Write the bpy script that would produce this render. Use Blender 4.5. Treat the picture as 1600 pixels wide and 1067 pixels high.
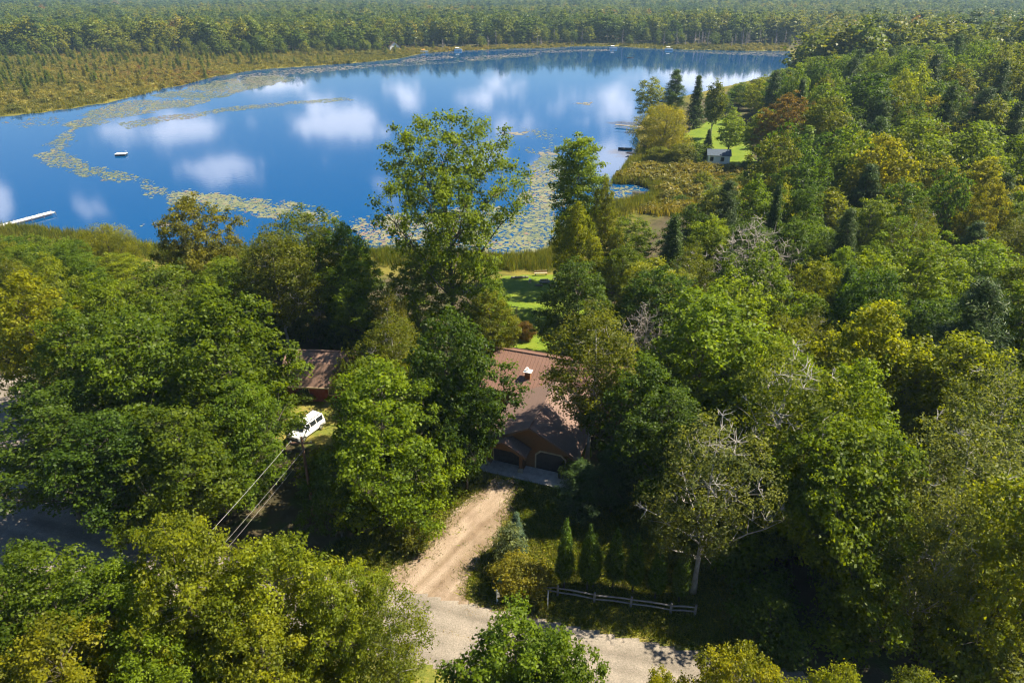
import bpy, bmesh, math, random
import numpy as np
from mathutils import Vector, Matrix

for o in list(bpy.data.objects):
    bpy.data.objects.remove(o)
SC = bpy.context.scene
COL = SC.collection
R = math.radians
rng = np.random.default_rng(7)
random.seed(7)

# ------------------------------------------------------------------ camera
CAM_H, PITCH, F = 42.0, R(27.1), 1067.0
cam_d = bpy.data.cameras.new('camera')
cam_d.sensor_width = 36.0
cam_d.lens = 36.0 * F / 1600.0
cam_d.clip_start, cam_d.clip_end = 1.0, 12000.0
cam = bpy.data.objects.new('camera', cam_d)
cam.location = (0, 0, CAM_H)
cam.rotation_euler = (math.pi / 2 - PITCH, 0, 0)
COL.objects.link(cam)
SC.camera = cam

# ------------------------------------------------------------------ light
SUN_AZ, SUN_EL = R(80), R(51)          # clockwise from +Y, above the horizon
SUN_DIR = Vector((math.sin(SUN_AZ) * math.cos(SUN_EL), math.cos(SUN_AZ) * math.cos(SUN_EL), math.sin(SUN_EL)))
sun_d = bpy.data.lights.new('sun', 'SUN')
sun_d.energy, sun_d.angle, sun_d.color = 5.0, R(0.5), (1.0, 0.90, 0.70)
sun = bpy.data.objects.new('sun', sun_d)
sun.rotation_euler = SUN_DIR.to_track_quat('Z', 'Y').to_euler()
sun.location = (100, 0, 150)
COL.objects.link(sun)

world = bpy.data.worlds.new('World')
SC.world = world
world.use_nodes = True
WN, WL = world.node_tree.nodes, world.node_tree.links
WN.clear()


def wn(t, **kw):
    n = WN.new(t)
    for k, v in kw.items():
        setattr(n, k, v)
    return n


def wmath(op, a, b=None, c=None):
    n = wn('ShaderNodeMath', operation=op)
    for i, v in enumerate((a, b, c)):
        if v is None:
            continue
        if isinstance(v, (int, float)):
            n.inputs[i].default_value = v
        else:
            WL.new(v, n.inputs[i])
    return n.outputs[0]


SKY_STRENGTH = 0.05
sky = wn('ShaderNodeTexSky', sky_type='NISHITA', sun_disc=False, sun_elevation=SUN_EL, sun_rotation=SUN_AZ,
         altitude=200.0, air_density=1.0, dust_density=0.0, ozone_density=8.0)
geo = wn('ShaderNodeTexCoord')
sep = wn('ShaderNodeSeparateXYZ')
WL.new(geo.outputs['Generated'], sep.inputs[0])
az = wmath('ARCTAN2', sep.outputs[0], sep.outputs[1])
el = wmath('ARCSINE', sep.outputs[2])
# big soft distortion so that no cloud keeps a regular outline
cmb = wn('ShaderNodeCombineXYZ')
WL.new(wmath('MULTIPLY', az, 16.0), cmb.inputs[0])
WL.new(wmath('MULTIPLY', el, 26.0), cmb.inputs[1])
nz = wn('ShaderNodeTexNoise', noise_dimensions='2D')
nz.inputs['Scale'].default_value = 1.0
nz.inputs['Detail'].default_value = 7.0
nz.inputs['Roughness'].default_value = 0.62
WL.new(cmb.outputs[0], nz.inputs['Vector'])


def px_dir(x, y):
    """azimuth and depression of a pixel of the photograph"""
    a, b = (x - 800) / F, (y - 533.5) / F
    d = Vector((a, math.cos(PITCH) - b * math.sin(PITCH), -math.sin(PITCH) - b * math.cos(PITCH))).normalized()
    return math.atan2(d.x, d.y), -math.asin(d.z)


# cumulus over the lake: (where its mirror image lies, half width, half height, density)
CLOUDS = [(262, 203, 95, 24, 1.0), (395, 196, 28, 13, .65), (530, 190, 80, 40, 1.0), (420, 128, 75, 15, 1.25),
          (130, 312, 60, 32, .55), (342, 265, 68, 33, .8), (-10, 312, 32, 45, .8), (640, 150, 50, 30, .6), (800, 150, 110, 38, .6),
          (930, 165, 110, 40, .65), (1130, 118, 150, 26, 1.3), (870, 265, 60, 30, .5), (960, 255, 60, 38, 1.0),
          (600, 310, 50, 60, .5), (740, 250, 90, 45, .55), (820, 200, 70, 30, .6), (-170, 230, 90, 30, .9), (-330, 150, 120, 30, 1.0),
          (1500, 130, 160, 30, 1.0), (1750, 230, 120, 40, .9), (1400, 260, 90, 40, .8), (150, 95, 90, 8, .8), (-120, 420, 90, 50, .9)]
dens = None
for (x, y, w, h, k) in CLOUDS:
    a0, e0 = px_dir(x, y)
    wa, we = w / F / math.cos(a0) ** -2, h / F
    dx = wmath('MULTIPLY', wmath('SUBTRACT', az, a0), 1 / wa)
    dy = wmath('MULTIPLY', wmath('SUBTRACT', el, e0), 1 / we)
    r2 = wmath('ADD', wmath('MULTIPLY', dx, dx), wmath('MULTIPLY', dy, dy))
    m = wmath('MULTIPLY', wmath('POWER', 2.718, wmath('MULTIPLY', r2, -1.0)), k)
    dens = m if dens is None else wmath('MAXIMUM', dens, m)
# the rest of the sky: the same broken cumulus, higher up and all round
cmb2 = wn('ShaderNodeCombineXYZ')
den = wmath('MAXIMUM', sep.outputs[2], 0.06)
WL.new(wmath('DIVIDE', sep.outputs[0], den), cmb2.inputs[0])
WL.new(wmath('DIVIDE', sep.outputs[1], den), cmb2.inputs[1])
nz2 = wn('ShaderNodeTexNoise', noise_dimensions='2D')
nz2.inputs['Scale'].default_value = 1.1
nz2.inputs['Detail'].default_value = 4.0
WL.new(cmb2.outputs[0], nz2.inputs['Vector'])
high = wmath('MULTIPLY', wmath('SUBTRACT', nz2.outputs[0], 0.60), 3.0)
gate = wn('ShaderNodeMapRange')
gate.inputs[1].default_value, gate.inputs[2].default_value = 0.40, 0.60
WL.new(sep.outputs[2], gate.inputs[0])
dens = wmath('MAXIMUM', dens, wmath('MULTIPLY', high, gate.outputs[0]))
shape = wmath('ADD', dens, wmath('MULTIPLY', wmath('SUBTRACT', nz.outputs[0], 0.5), 1.7))
mr = wn('ShaderNodeMapRange')
mr.interpolation_type = 'SMOOTHSTEP'
mr.inputs[1].default_value, mr.inputs[2].default_value = 0.36, 0.88
WL.new(shape, mr.inputs[0])
mixc = wn('ShaderNodeMix', data_type='RGBA')
WL.new(mr.outputs[0], mixc.inputs[0])
WL.new(sky.outputs[0], mixc.inputs[6])
mixc.inputs[7].default_value = (13.0, 13.2, 14.6, 1)
bg = wn('ShaderNodeBackground')
bg.inputs[1].default_value = SKY_STRENGTH
WL.new(mixc.outputs[2], bg.inputs[0])
wo = wn('ShaderNodeOutputWorld')
WL.new(bg.outputs[0], wo.inputs[0])

SC.view_settings.view_transform = 'Standard'
SC.view_settings.look = 'None'
SC.view_settings.exposure = 1.5
SC.view_settings.gamma = 1.0
SC.view_settings.use_curve_mapping = False
SC.render.engine = 'CYCLES'
cy = SC.cycles
cy.use_denoising = True
cy.max_bounces, cy.diffuse_bounces, cy.glossy_bounces, cy.transmission_bounces = 5, 3, 3, 3
cy.volume_bounces, cy.transparent_max_bounces = 0, 4
cy.sample_clamp_indirect = 4.0
cy.use_adaptive_sampling = True
cy.adaptive_threshold = 0.02
cy.caustics_reflective = cy.caustics_refractive = False
cy.filter_width = 1.2


# ------------------------------------------------------------------ geometry helpers
def P(x, y, z=0.0):
    """the place at height z that the photograph shows at pixel (x, y)"""
    a, b = (x - 800) / F, (y - 533.5) / F
    d = (CAM_H - z) / (math.sin(PITCH) + b * math.cos(PITCH))
    return np.array((a * d, d * (math.cos(PITCH) - b * math.sin(PITCH)), z))


def proj(x, y, z):
    dep = y * math.cos(PITCH) + (CAM_H - z) * math.sin(PITCH)
    up = y * math.sin(PITCH) - (CAM_H - z) * math.cos(PITCH)
    return 800 + F * x / dep, 533.5 - F * up / dep, dep


def tag(o, label=None, cat=None, group=None, kind=None):
    for k, v in (('label', label), ('category', cat), ('group', group), ('kind', kind)):
        if v:
            o[k] = v
    return o


def empty(name, loc=(0, 0, 0), rz=0.0, parent=None):
    o = bpy.data.objects.new(name, None)
    o.empty_display_size = 0.3
    o.location = loc
    o.rotation_euler = (0, 0, rz)
    o.parent = parent
    COL.objects.link(o)
    return o


def link(name, me, mat=None, parent=None):
    o = bpy.data.objects.new(name, me)
    if mat is not None and not me.materials:
        me.materials.append(mat)
    o.parent = parent
    COL.objects.link(o)
    return o


def np_mesh(name, V, Fc, n=4, var=None, smooth=False):
    V = np.asarray(V, dtype=np.float32)
    Fc = np.asarray(Fc, dtype=np.int32).reshape(-1, n)
    me = bpy.data.meshes.new(name)
    me.vertices.add(len(V))
    me.vertices.foreach_set('co', V.ravel())
    me.loops.add(Fc.size)
    me.loops.foreach_set('vertex_index', Fc.ravel())
    me.polygons.add(len(Fc))
    me.polygons.foreach_set('loop_start', np.arange(0, Fc.size, n, dtype=np.int32))
    me.polygons.foreach_set('loop_total', np.full(len(Fc), n, dtype=np.int32))
    if smooth:
        me.polygons.foreach_set('use_smooth', np.ones(len(Fc), dtype=bool))
    me.update(calc_edges=True)
    if var is not None:
        a = me.attributes.new('var', 'FLOAT', 'FACE')
        a.data.foreach_set('value', np.asarray(var, dtype=np.float32))
    return me


class MB:
    """collects boxes, prisms and tubes into one mesh"""

    def __init__(s):
        s.v, s.f = [], []

    def add(s, vs, fs):
        n = len(s.v)
        s.v += [tuple(map(float, v)) for v in vs]
        s.f += [tuple(i + n for i in f) for f in fs]
        return s

    def box(s, a, b):
        (x0, y0, z0), (x1, y1, z1) = a, b
        return s.add([(x0, y0, z0), (x1, y0, z0), (x1, y1, z0), (x0, y1, z0), (x0, y0, z1), (x1, y0, z1), (x1, y1, z1), (x0, y1, z1)],
                     [(0, 3, 2, 1), (4, 5, 6, 7), (0, 1, 5, 4), (1, 2, 6, 5), (2, 3, 7, 6), (3, 0, 4, 7)])

    def prism(s, poly, axis, a, b):
        """poly in the two other axes, run along axis from a to b"""
        n = len(poly)
        def p(q, t):
            return (t, q[0], q[1]) if axis == 'x' else (q[0], t, q[1]) if axis == 'y' else (q[0], q[1], t)
        return s.add([p(q, a) for q in poly] + [p(q, b) for q in poly],
                     [tuple(range(n))[::-1], tuple(range(n, 2 * n))] + [(i, (i + 1) % n, n + (i + 1) % n, n + i) for i in range(n)])

    def slab(s, quad, t):
        """a sheet with four corners and a thickness along its normal"""
        q = [Vector(c) for c in quad]
        nrm = (q[1] - q[0]).cross(q[2] - q[0]).normalized() * t
        m = len(q)
        return s.add([tuple(c) for c in q] + [tuple(c - nrm) for c in q],
                     [tuple(range(m)), tuple(range(2 * m - 1, m - 1, -1))] + [(i, m + i, m + (i + 1) % m, (i + 1) % m) for i in range(m)])

    def tube(s, pts, radii, sides=6, cap=True):
        pts = [np.asarray(p, float) for p in pts]
        n = len(s.v)
        for i, p in enumerate(pts):
            d = pts[min(i + 1, len(pts) - 1)] - pts[max(i - 1, 0)]
            d = d / (np.linalg.norm(d) + 1e-9)
            ref = np.array((0, 0, 1.0)) if abs(d[2]) < 0.8 else np.array((1.0, 0, 0))
            a = np.cross(d, ref); a /= np.linalg.norm(a)
            b = np.cross(d, a)
            r = radii[i] if hasattr(radii, '__len__') else radii
            for k in range(sides):
                t = 2 * math.pi * k / sides
                s.v.append(tuple(p + r * (math.cos(t) * a + math.sin(t) * b)))
        for i in range(len(pts) - 1):
            for k in range(sides):
                k2 = (k + 1) % sides
                s.f.append((n + i * sides + k, n + i * sides + k2, n + (i + 1) * sides + k2, n + (i + 1) * sides + k))
        if cap:
            s.f.append(tuple(n + k for k in range(sides)))
            e = n + (len(pts) - 1) * sides
            s.f.append(tuple(e + k for k in range(sides))[::-1])
        return s

    def mesh(s, name, smooth=False, bevel=0.0):
        me = bpy.data.meshes.new(name)
        me.from_pydata(s.v, [], s.f)
        bm = bmesh.new(); bm.from_mesh(me)
        bmesh.ops.recalc_face_normals(bm, faces=bm.faces)
        if bevel:
            bmesh.ops.bevel(bm, geom=[e for e in bm.edges], offset=bevel, segments=2, affect='EDGES', clamp_overlap=True)
        if smooth:
            for f in bm.faces: f.smooth = True
        bm.to_mesh(me); bm.free()
        me.update()
        return me

    def build(s, name, mat, parent=None, smooth=False, bevel=0.0):
        me = s.mesh(name, smooth, bevel)
        return link(name, me, mat, parent)


def inside(poly, X, Y):
    poly = np.asarray(poly)[:, :2]
    r = np.zeros(X.shape, bool)
    j = len(poly) - 1
    for i in range(len(poly)):
        xi, yi = poly[i]; xj, yj = poly[j]
        c = ((yi > Y) != (yj > Y)) & (X < (xj - xi) * (Y - yi) / (yj - yi + 1e-12) + xi)
        r ^= c
        j = i
    return r


def edge_dist(poly, X, Y, closed=True):
    poly = np.asarray(poly)[:, :2]
    best = np.full(X.shape, 1e9)
    for i in range(len(poly) if closed else len(poly) - 1):
        a, b = poly[i], poly[(i + 1) % len(poly)]
        d = b - a
        t = np.clip(((X - a[0]) * d[0] + (Y - a[1]) * d[1]) / (d @ d + 1e-9), 0, 1)
        best = np.minimum(best, np.hypot(X - a[0] - t * d[0], Y - a[1] - t * d[1]))
    return best


def smooth01(t):
    t = np.clip(t, 0, 1)
    return t * t * (3 - 2 * t)


_K = rng.normal(size=(24, 2)); _PH = rng.uniform(0, 6.28, 24)


def wob(X, Y, scale, n=8):
    """cheap smooth noise in about -1..1"""
    s = 0
    for i in range(n):
        s = s + np.sin((X * _K[i, 0] + Y * _K[i, 1]) * 2.2 / scale + _PH[i])
    return s / n * 1.6


# ------------------------------------------------------------------ materials
def mat_new(name):
    m = bpy.data.materials.new(name)
    m.use_nodes = True
    nt = m.node_tree
    bs = nt.nodes['Principled BSDF']
    return m, nt, bs


def node(nt, t, **kw):
    n = nt.nodes.new(t)
    for k, v in kw.items():
        setattr(n, k, v)
    return n


def ramp(nt, stops, src):
    r = node(nt, 'ShaderNodeValToRGB')
    e = r.color_ramp.elements
    while len(e) > 1:
        e.remove(e[-1])
    e[0].position, e[0].color = stops[0][0], (*stops[0][1], 1)
    for p, c in stops[1:]:
        q = e.new(p); q.color = (*c, 1)
    nt.links.new(src, r.inputs[0])
    return r.outputs[0]


def noise_src(nt, scale, detail=4, rough=.55, coord='Object', stretch=None):
    tc = node(nt, 'ShaderNodeTexCoord')
    v = tc.outputs[coord]
    if stretch:
        mp = node(nt, 'ShaderNodeMapping')
        mp.inputs['Scale'].default_value = stretch
        nt.links.new(v, mp.inputs[0]); v = mp.outputs[0]
    n = node(nt, 'ShaderNodeTexNoise')
    n.inputs['Scale'].default_value, n.inputs['Detail'].default_value, n.inputs['Roughness'].default_value = scale, detail, rough
    nt.links.new(v, n.inputs['Vector'])
    return n.outputs[0]


def bump(nt, bs, src, strength, dist):
    b = node(nt, 'ShaderNodeBump')
    b.inputs['Strength'].default_value, b.inputs['Distance'].default_value = strength, dist
    nt.links.new(src, b.inputs['Height'])
    nt.links.new(b.outputs[0], bs.inputs['Normal'])


def plain(name, c, rough=.7, metal=0.0, var=.25, scale=3.0, bmp=0.0, stretch=None):
    m, nt, bs = mat_new(name)
    s = noise_src(nt, scale, 5, .6, stretch=stretch)
    lo = tuple(x * (1 - var) for x in c); hi = tuple(min(1, x * (1 + var)) for x in c)
    nt.links.new(ramp(nt, [(.3, lo), (.7, hi)], s), bs.inputs['Base Color'])
    bs.inputs['Roughness'].default_value, bs.inputs['Metallic'].default_value = rough, metal
    if bmp:
        bump(nt, bs, s, .6, bmp)
    return m


def leaf_material(name, instancer=False, translucency=.47, gloss=.5):
    """leaf colour comes from the tree's own object colour, varied leaf by leaf"""
    m, nt, bs = mat_new(name)
    oi = node(nt, 'ShaderNodeObjectInfo')
    at = node(nt, 'ShaderNodeAttribute', attribute_name='var')
    if instancer:
        st = node(nt, 'ShaderNodeTexNoise'); st.inputs['Scale'].default_value = .006; st.inputs['Detail'].default_value = 3
        nt.links.new(oi.outputs['Location'], st.inputs['Vector'])
        fa = node(nt, 'ShaderNodeMath', operation='MULTIPLY_ADD'); nt.links.new(oi.outputs['Random'], fa.inputs[0]); fa.inputs[1].default_value = .55
        fb = node(nt, 'ShaderNodeMath', operation='MULTIPLY_ADD'); nt.links.new(st.outputs[0], fb.inputs[0]); fb.inputs[1].default_value = 2.0; fb.inputs[2].default_value = -.78
        nt.links.new(fb.outputs[0], fa.inputs[2])
        col = ramp(nt, [(0, (.030, .062, .018)), (.3, (.045, .082, .018)), (.55, (.07, .098, .02)), (.78, (.095, .105, .024)),
                        (.93, (.13, .12, .028)), (.985, (.14, .07, .03))], fa.outputs[0])
    else:
        col = oi.outputs['Color']
    vr = ramp(nt, [(0, (.45, .55, .55)), (.45, (.95, .95, .95)), (.85, (1.5, 1.38, .9)), (1, (1.9, 1.65, 1.0))], at.outputs['Fac'])
    mx = node(nt, 'ShaderNodeMix', data_type='RGBA', blend_type='MULTIPLY')
    mx.inputs[0].default_value = 1.0
    nt.links.new(col, mx.inputs[6]); nt.links.new(vr, mx.inputs[7])
    nt.links.new(mx.outputs[2], bs.inputs['Base Color'])
    bs.inputs['Roughness'].default_value = gloss
    bs.inputs['Specular IOR Level'].default_value = 0.18
    tr = node(nt, 'ShaderNodeBsdfTranslucent')
    tm = node(nt, 'ShaderNodeMix', data_type='RGBA', blend_type='MULTIPLY')
    tm.inputs[0].default_value = 1.0
    nt.links.new(mx.outputs[2], tm.inputs[6]); tm.inputs[7].default_value = (2.3, 2.1, .5, 1)
    nt.links.new(tm.outputs[2], tr.inputs[0])
    ms = node(nt, 'ShaderNodeMixShader')
    ms.inputs[0].default_value = translucency
    nt.links.new(bs.outputs[0], ms.inputs[1]); nt.links.new(tr.outputs[0], ms.inputs[2])
    nt.links.new(ms.outputs[0], nt.nodes['Material Output'].inputs[0])
    return m


M = {}
M['leaf'] = leaf_material('leaf')
M['needle'] = leaf_material('needle', translucency=.18)
M['far_leaf'] = leaf_material('far_leaf', instancer=True, translucency=.3)
M['bark'] = plain('bark', (.10, .082, .065), .9, scale=6, var=.45, bmp=.03, stretch=(1, 1, .25))
M['pale_bark'] = plain('pale_bark', (.36, .33, .29), .8, scale=5, var=.35, bmp=.02, stretch=(1, 1, .6))
M['dead_wood'] = plain('dead_wood', (.40, .35, .30), .9, scale=6, var=.35)
M['red_bark'] = plain('red_bark', (.30, .20, .15), .9, scale=5, var=.35, bmp=.02, stretch=(1, 1, .3))


def ground_material():
    m, nt, bs = mat_new('forest_floor')
    n1 = noise_src(nt, .35, 8, .65)
    n2 = noise_src(nt, .045, 6, .6)
    floor = ramp(nt, [(.3, (.045, .04, .022)), (.5, (.075, .06, .035)), (.62, (.055, .07, .02)), (.75, (.10, .08, .05))], n1)
    marsh = ramp(nt, [(.28, (.075, .08, .022)), (.45, (.14, .125, .03)), (.58, (.19, .165, .035)), (.72, (.13, .09, .03))], n1)
    m2 = ramp(nt, [(.35, (.55, .62, .5)), (.65, (1.15, 1.1, 1.0))], n2)
    mm = node(nt, 'ShaderNodeMix', data_type='RGBA', blend_type='MULTIPLY')
    mm.inputs[0].default_value = 1
    nt.links.new(marsh, mm.inputs[6]); nt.links.new(m2, mm.inputs[7])
    at = node(nt, 'ShaderNodeAttribute', attribute_name='marsh')
    mx = node(nt, 'ShaderNodeMix', data_type='RGBA')
    nt.links.new(at.outputs['Fac'], mx.inputs[0]); nt.links.new(floor, mx.inputs[6]); nt.links.new(mm.outputs[2], mx.inputs[7])
    nt.links.new(mx.outputs[2], bs.inputs['Base Color'])
    bs.inputs['Roughness'].default_value = .95
    bs.inputs['Specular IOR Level'].default_value = .1
    bump(nt, bs, n1, .8, .25)
    return m


def grass_material(name, stops, scale=.5, fine=9.0):
    m, nt, bs = mat_new(name)
    n1 = noise_src(nt, scale, 8, .68)
    n2 = noise_src(nt, fine, 4, .7)
    c = ramp(nt, stops, n1)
    v = ramp(nt, [(.3, (.65, .68, .6)), (.7, (1.3, 1.25, 1.2))], n2)
    mx = node(nt, 'ShaderNodeMix', data_type='RGBA', blend_type='MULTIPLY')
    mx.inputs[0].default_value = 1
    nt.links.new(c, mx.inputs[6]); nt.links.new(v, mx.inputs[7])
    nt.links.new(mx.outputs[2], bs.inputs['Base Color'])
    bs.inputs['Roughness'].default_value = .9
    bs.inputs['Specular IOR Level'].default_value = .15
    bump(nt, bs, n2, .7, .06)
    return m


M['ground'] = ground_material()
M['lawn'] = grass_material('lawn', [(.3, (.085, .14, .012)), (.5, (.12, .175, .014)), (.7, (.16, .19, .022))], .25)
M['rough_grass'] = grass_material('rough_grass', [(.3, (.07, .10, .018)), (.45, (.13, .14, .025)), (.6, (.22, .18, .05)), (.75, (.30, .22, .10))], .45)
M['sand'] = grass_material('sandy_gravel', [(.3, (.21, .155, .12)), (.5, (.285, .22, .175)), (.7, (.34, .27, .215))], .5, 14)
M['road'] = grass_material('gravel_road', [(.3, (.17, .15, .135)), (.5, (.23, .205, .185)), (.7, (.285, .25, .225))], .35, 10)
def tracks(m, ang, lo, hi):
    nt = m.node_tree; bs = nt.nodes['Principled BSDF']
    src = bs.inputs['Base Color'].links[0].from_socket
    tc = node(nt, 'ShaderNodeTexCoord'); mp = node(nt, 'ShaderNodeMapping')
    mr_ = node(nt, 'ShaderNodeMapping'); mr_.inputs['Rotation'].default_value = (0, 0, ang); mp.inputs['Scale'].default_value = (.07, .9, 1)
    nt.links.new(tc.outputs['Object'], mr_.inputs[0]); nt.links.new(mr_.outputs[0], mp.inputs[0])
    n = node(nt, 'ShaderNodeTexNoise'); n.inputs['Scale'].default_value = 1.0; n.inputs['Detail'].default_value = 6
    nt.links.new(mp.outputs[0], n.inputs['Vector'])
    mx = node(nt, 'ShaderNodeMix', data_type='RGBA', blend_type='MULTIPLY'); mx.inputs[0].default_value = 1
    nt.links.new(src, mx.inputs[6]); nt.links.new(ramp(nt, [(.35, lo), (.6, hi)], n.outputs[0]), mx.inputs[7])
    nt.links.new(mx.outputs[2], bs.inputs['Base Color'])


tracks(M['sand'], R(-55), (.66, .62, .56), (1.0, 1.0, 1.0))
tracks(M['road'], R(17), (.72, .70, .68), (1.02, 1.0, .98))
M['concrete'] = plain('concrete', (.42, .39, .37), .85, scale=2)


def water_material():
    m, nt, bs = mat_new('lake_water')
    bs.inputs['Base Color'].default_value = (.0, .048, .155, 1)
    bs.inputs['Roughness'].default_value = .055
    bs.inputs['IOR'].default_value = 1.28
    n1 = noise_src(nt, .9, 3, .5)
    n2 = noise_src(nt, .012, 7, .68, stretch=(.55, 1.8, 1))
    mk = node(nt, 'ShaderNodeMapRange')
    mk.inputs[1].default_value, mk.inputs[2].default_value, mk.inputs[3].default_value, mk.inputs[4].default_value = .40, .64, .015, .20
    nt.links.new(n2, mk.inputs[0])
    b = node(nt, 'ShaderNodeBump')
    b.inputs['Distance'].default_value = .05
    nt.links.new(mk.outputs[0], b.inputs['Strength'])
    nt.links.new(n1, b.inputs['Height'])
    nt.links.new(b.outputs[0], bs.inputs['Normal'])
    return m


M['water'] = water_material()

# ------------------------------------------------------------------ the lake outline and the terrain
WATER = -1.2
LAKE_PX = [(-420, 168), (-200, 196), (0, 184), (80, 175), (150, 165), (210, 153), (262, 139), (310, 128), (345, 119), (400, 110), (470, 105), (560, 99),
           (620, 93), (660, 84), (720, 80), (800, 76.5), (850, 76), (900, 73), (960, 73), (1010, 76), (1060, 78), (1110, 79), (1160, 80), (1232, 80)]
NEAR_PX = [(1240, 112), (1190, 122), (1120, 138), (1060, 152), (1020, 170), (1002, 188), (992, 205), (998, 222), (990, 250), (975, 272),
           (962, 287), (1000, 287), (1030, 298), (1015, 312), (960, 322), (915, 345), (885, 375), (866, 398), (840, 408), (790, 408), (700, 402), (620, 400),
           (560, 395), (470, 385), (380, 392), (300, 396), (240, 393), (205, 386), (150, 372), (85, 366), (40, 361), (0, 358), (-80, 352), (-260, 352), (-520, 330)]
LAKE = np.array([P(x, y, WATER)[:2] for x, y in LAKE_PX + NEAR_PX])


def lake_sd(X, Y):
    d = edge_dist(LAKE, X, Y)
    return np.where(inside(LAKE, X, Y), -d, d)


def height(X, Y):
    X = np.asarray(X, float); Y = np.asarray(Y, float)
    sd = lake_sd(X, Y)
    marsh_side = smooth01((Y - 210) / 60) * smooth01((60 - X) / 60)
    run = 22 + 120 * marsh_side
    z = -1.15 + 1.15 * smooth01(sd / run)
    hill = 9.0 * np.exp(-(((X - 190) / 95) ** 2 + ((Y - 235) / 130) ** 2)) * smooth01(sd / 60)
    hill += 5.0 * np.exp(-(((X - 330) / 120) ** 2 + ((Y - 480) / 200) ** 2)) * smooth01(sd / 60)
    far = smooth01((np.hypot(X, Y) - 900) / 900)
    z = z + hill + far * (4 + 8 * wob(X, Y, 420) + 3 * wob(Y, X, 170))
    return np.where(sd < 0, WATER - np.minimum(.02 - sd * .12, 2.5), z)




def lines(lo, hi, a, b, fine, grow):
    c = list(np.arange(a, b + .01, fine))
    s, t = fine, c[-1]
    while t < hi:
        s = min(s * grow, 260); t += s; c.append(t)
    s, t = fine, c[0]; left = []
    while t > lo:
        s = min(s * grow, 260); t -= s; left.append(t)
    return np.array(left[::-1] + c)


gx = lines(-4200, 4200, -70, 90, 2.0, 1.035)
gy = lines(-400, 5200, 15, 215, 2.0, 1.022)
GX, GY = np.meshgrid(gx, gy)
GZ = height(GX, GY)
nx, ny = len(gx), len(gy)
idx = np.arange(nx * ny).reshape(ny, nx)
quads = np.stack([idx[:-1, :-1], idx[:-1, 1:], idx[1:, 1:], idx[1:, :-1]], -1).reshape(-1, 4)
me = np_mesh('ground', np.stack([GX, GY, GZ], -1).reshape(-1, 3), quads, smooth=True)
gsd = lake_sd(GX, GY)
MARSH_W = np.array([P(x, y, WATER)[:2] for x, y in [(-500, 210), (0, 190), (360, 125), (600, 98), (850, 76), (1230, 82), (1230, 74), (850, 70), (560, 80), (380, 84), (200, 86), (0, 92), (-500, 100)]])
mz = np.where(inside(MARSH_W, GX, GY), smooth01(edge_dist(MARSH_W, GX, GY) / 18), 0)
mz = np.maximum(mz, smooth01((16 - gsd) / 8) * (GY > 95))
a = me.attributes.new('marsh', 'FLOAT', 'POINT')
a.data.foreach_set('value', mz.ravel().astype(np.float32))
tag(link('ground', me, M['ground']), kind='structure')



def on_grid(G, X, Y):
    """reads a value of the ground grid anywhere"""
    X = np.asarray(X, float); Y = np.asarray(Y, float)
    i = np.clip(np.searchsorted(gx, X) - 1, 0, nx - 2); j = np.clip(np.searchsorted(gy, Y) - 1, 0, ny - 2)
    u = (X - gx[i]) / (gx[i + 1] - gx[i]); v = (Y - gy[j]) / (gy[j + 1] - gy[j])
    return (G[j, i] * (1 - u) + G[j, i + 1] * u) * (1 - v) + (G[j + 1, i] * (1 - u) + G[j + 1, i + 1] * u) * v


def height(X, Y):
    return on_grid(GZ, X, Y)


def lake_sd(X, Y):
    return on_grid(gsd, X, Y)


def hz(x, y):
    return float(on_grid(GZ, x, y))


wx0, wy0 = LAKE.min(0) - 30; wx1, wy1 = LAKE.max(0) + 30
me = np_mesh('lake_water', [(wx0, wy0, WATER), (wx1, wy0, WATER), (wx1, wy1, WATER), (wx0, wy1, WATER)], [(0, 1, 2, 3)])
tag(link('lake_water', me, M['water']), kind='structure')


def drape(name, poly, res, off, mat, ragged=0.0):
    """a sheet that follows the ground inside a world polygon"""
    poly = np.asarray(poly)[:, :2]
    lo, hi = poly.min(0) - 1, poly.max(0) + 1
    xs, ys = np.arange(lo[0], hi[0], res), np.arange(lo[1], hi[1], res)
    X, Y = np.meshgrid(xs, ys)
    sd = edge_dist(poly, X, Y) * np.where(inside(poly, X, Y), 1, -1) + ragged * wob(X, Y, 2.3) + ragged * .6 * wob(Y, X, .9)
    keep = sd > -res * .5
    i = np.arange(X.size).reshape(X.shape)
    k = keep[:-1, :-1] & keep[:-1, 1:] & keep[1:, 1:] & keep[1:, :-1]
    q = np.stack([i[:-1, :-1], i[:-1, 1:], i[1:, 1:], i[1:, :-1]], -1)[k]
    u, inv = np.unique(q, return_inverse=True)
    # the rim sinks into the ground so that the edge has no step
    Z = height(X, Y) + np.where(sd < res * .8, -.02, off)
    V = np.stack([X, Y, Z], -1).reshape(-1, 3)[u]
    return tag(link(name, np_mesh(name, V, inv.reshape(-1, 4), smooth=True), mat), kind='structure')


def pxpoly(pts, z=0.0):
    return np.array([P(x, y, z)[:2] for x, y in pts])


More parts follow.
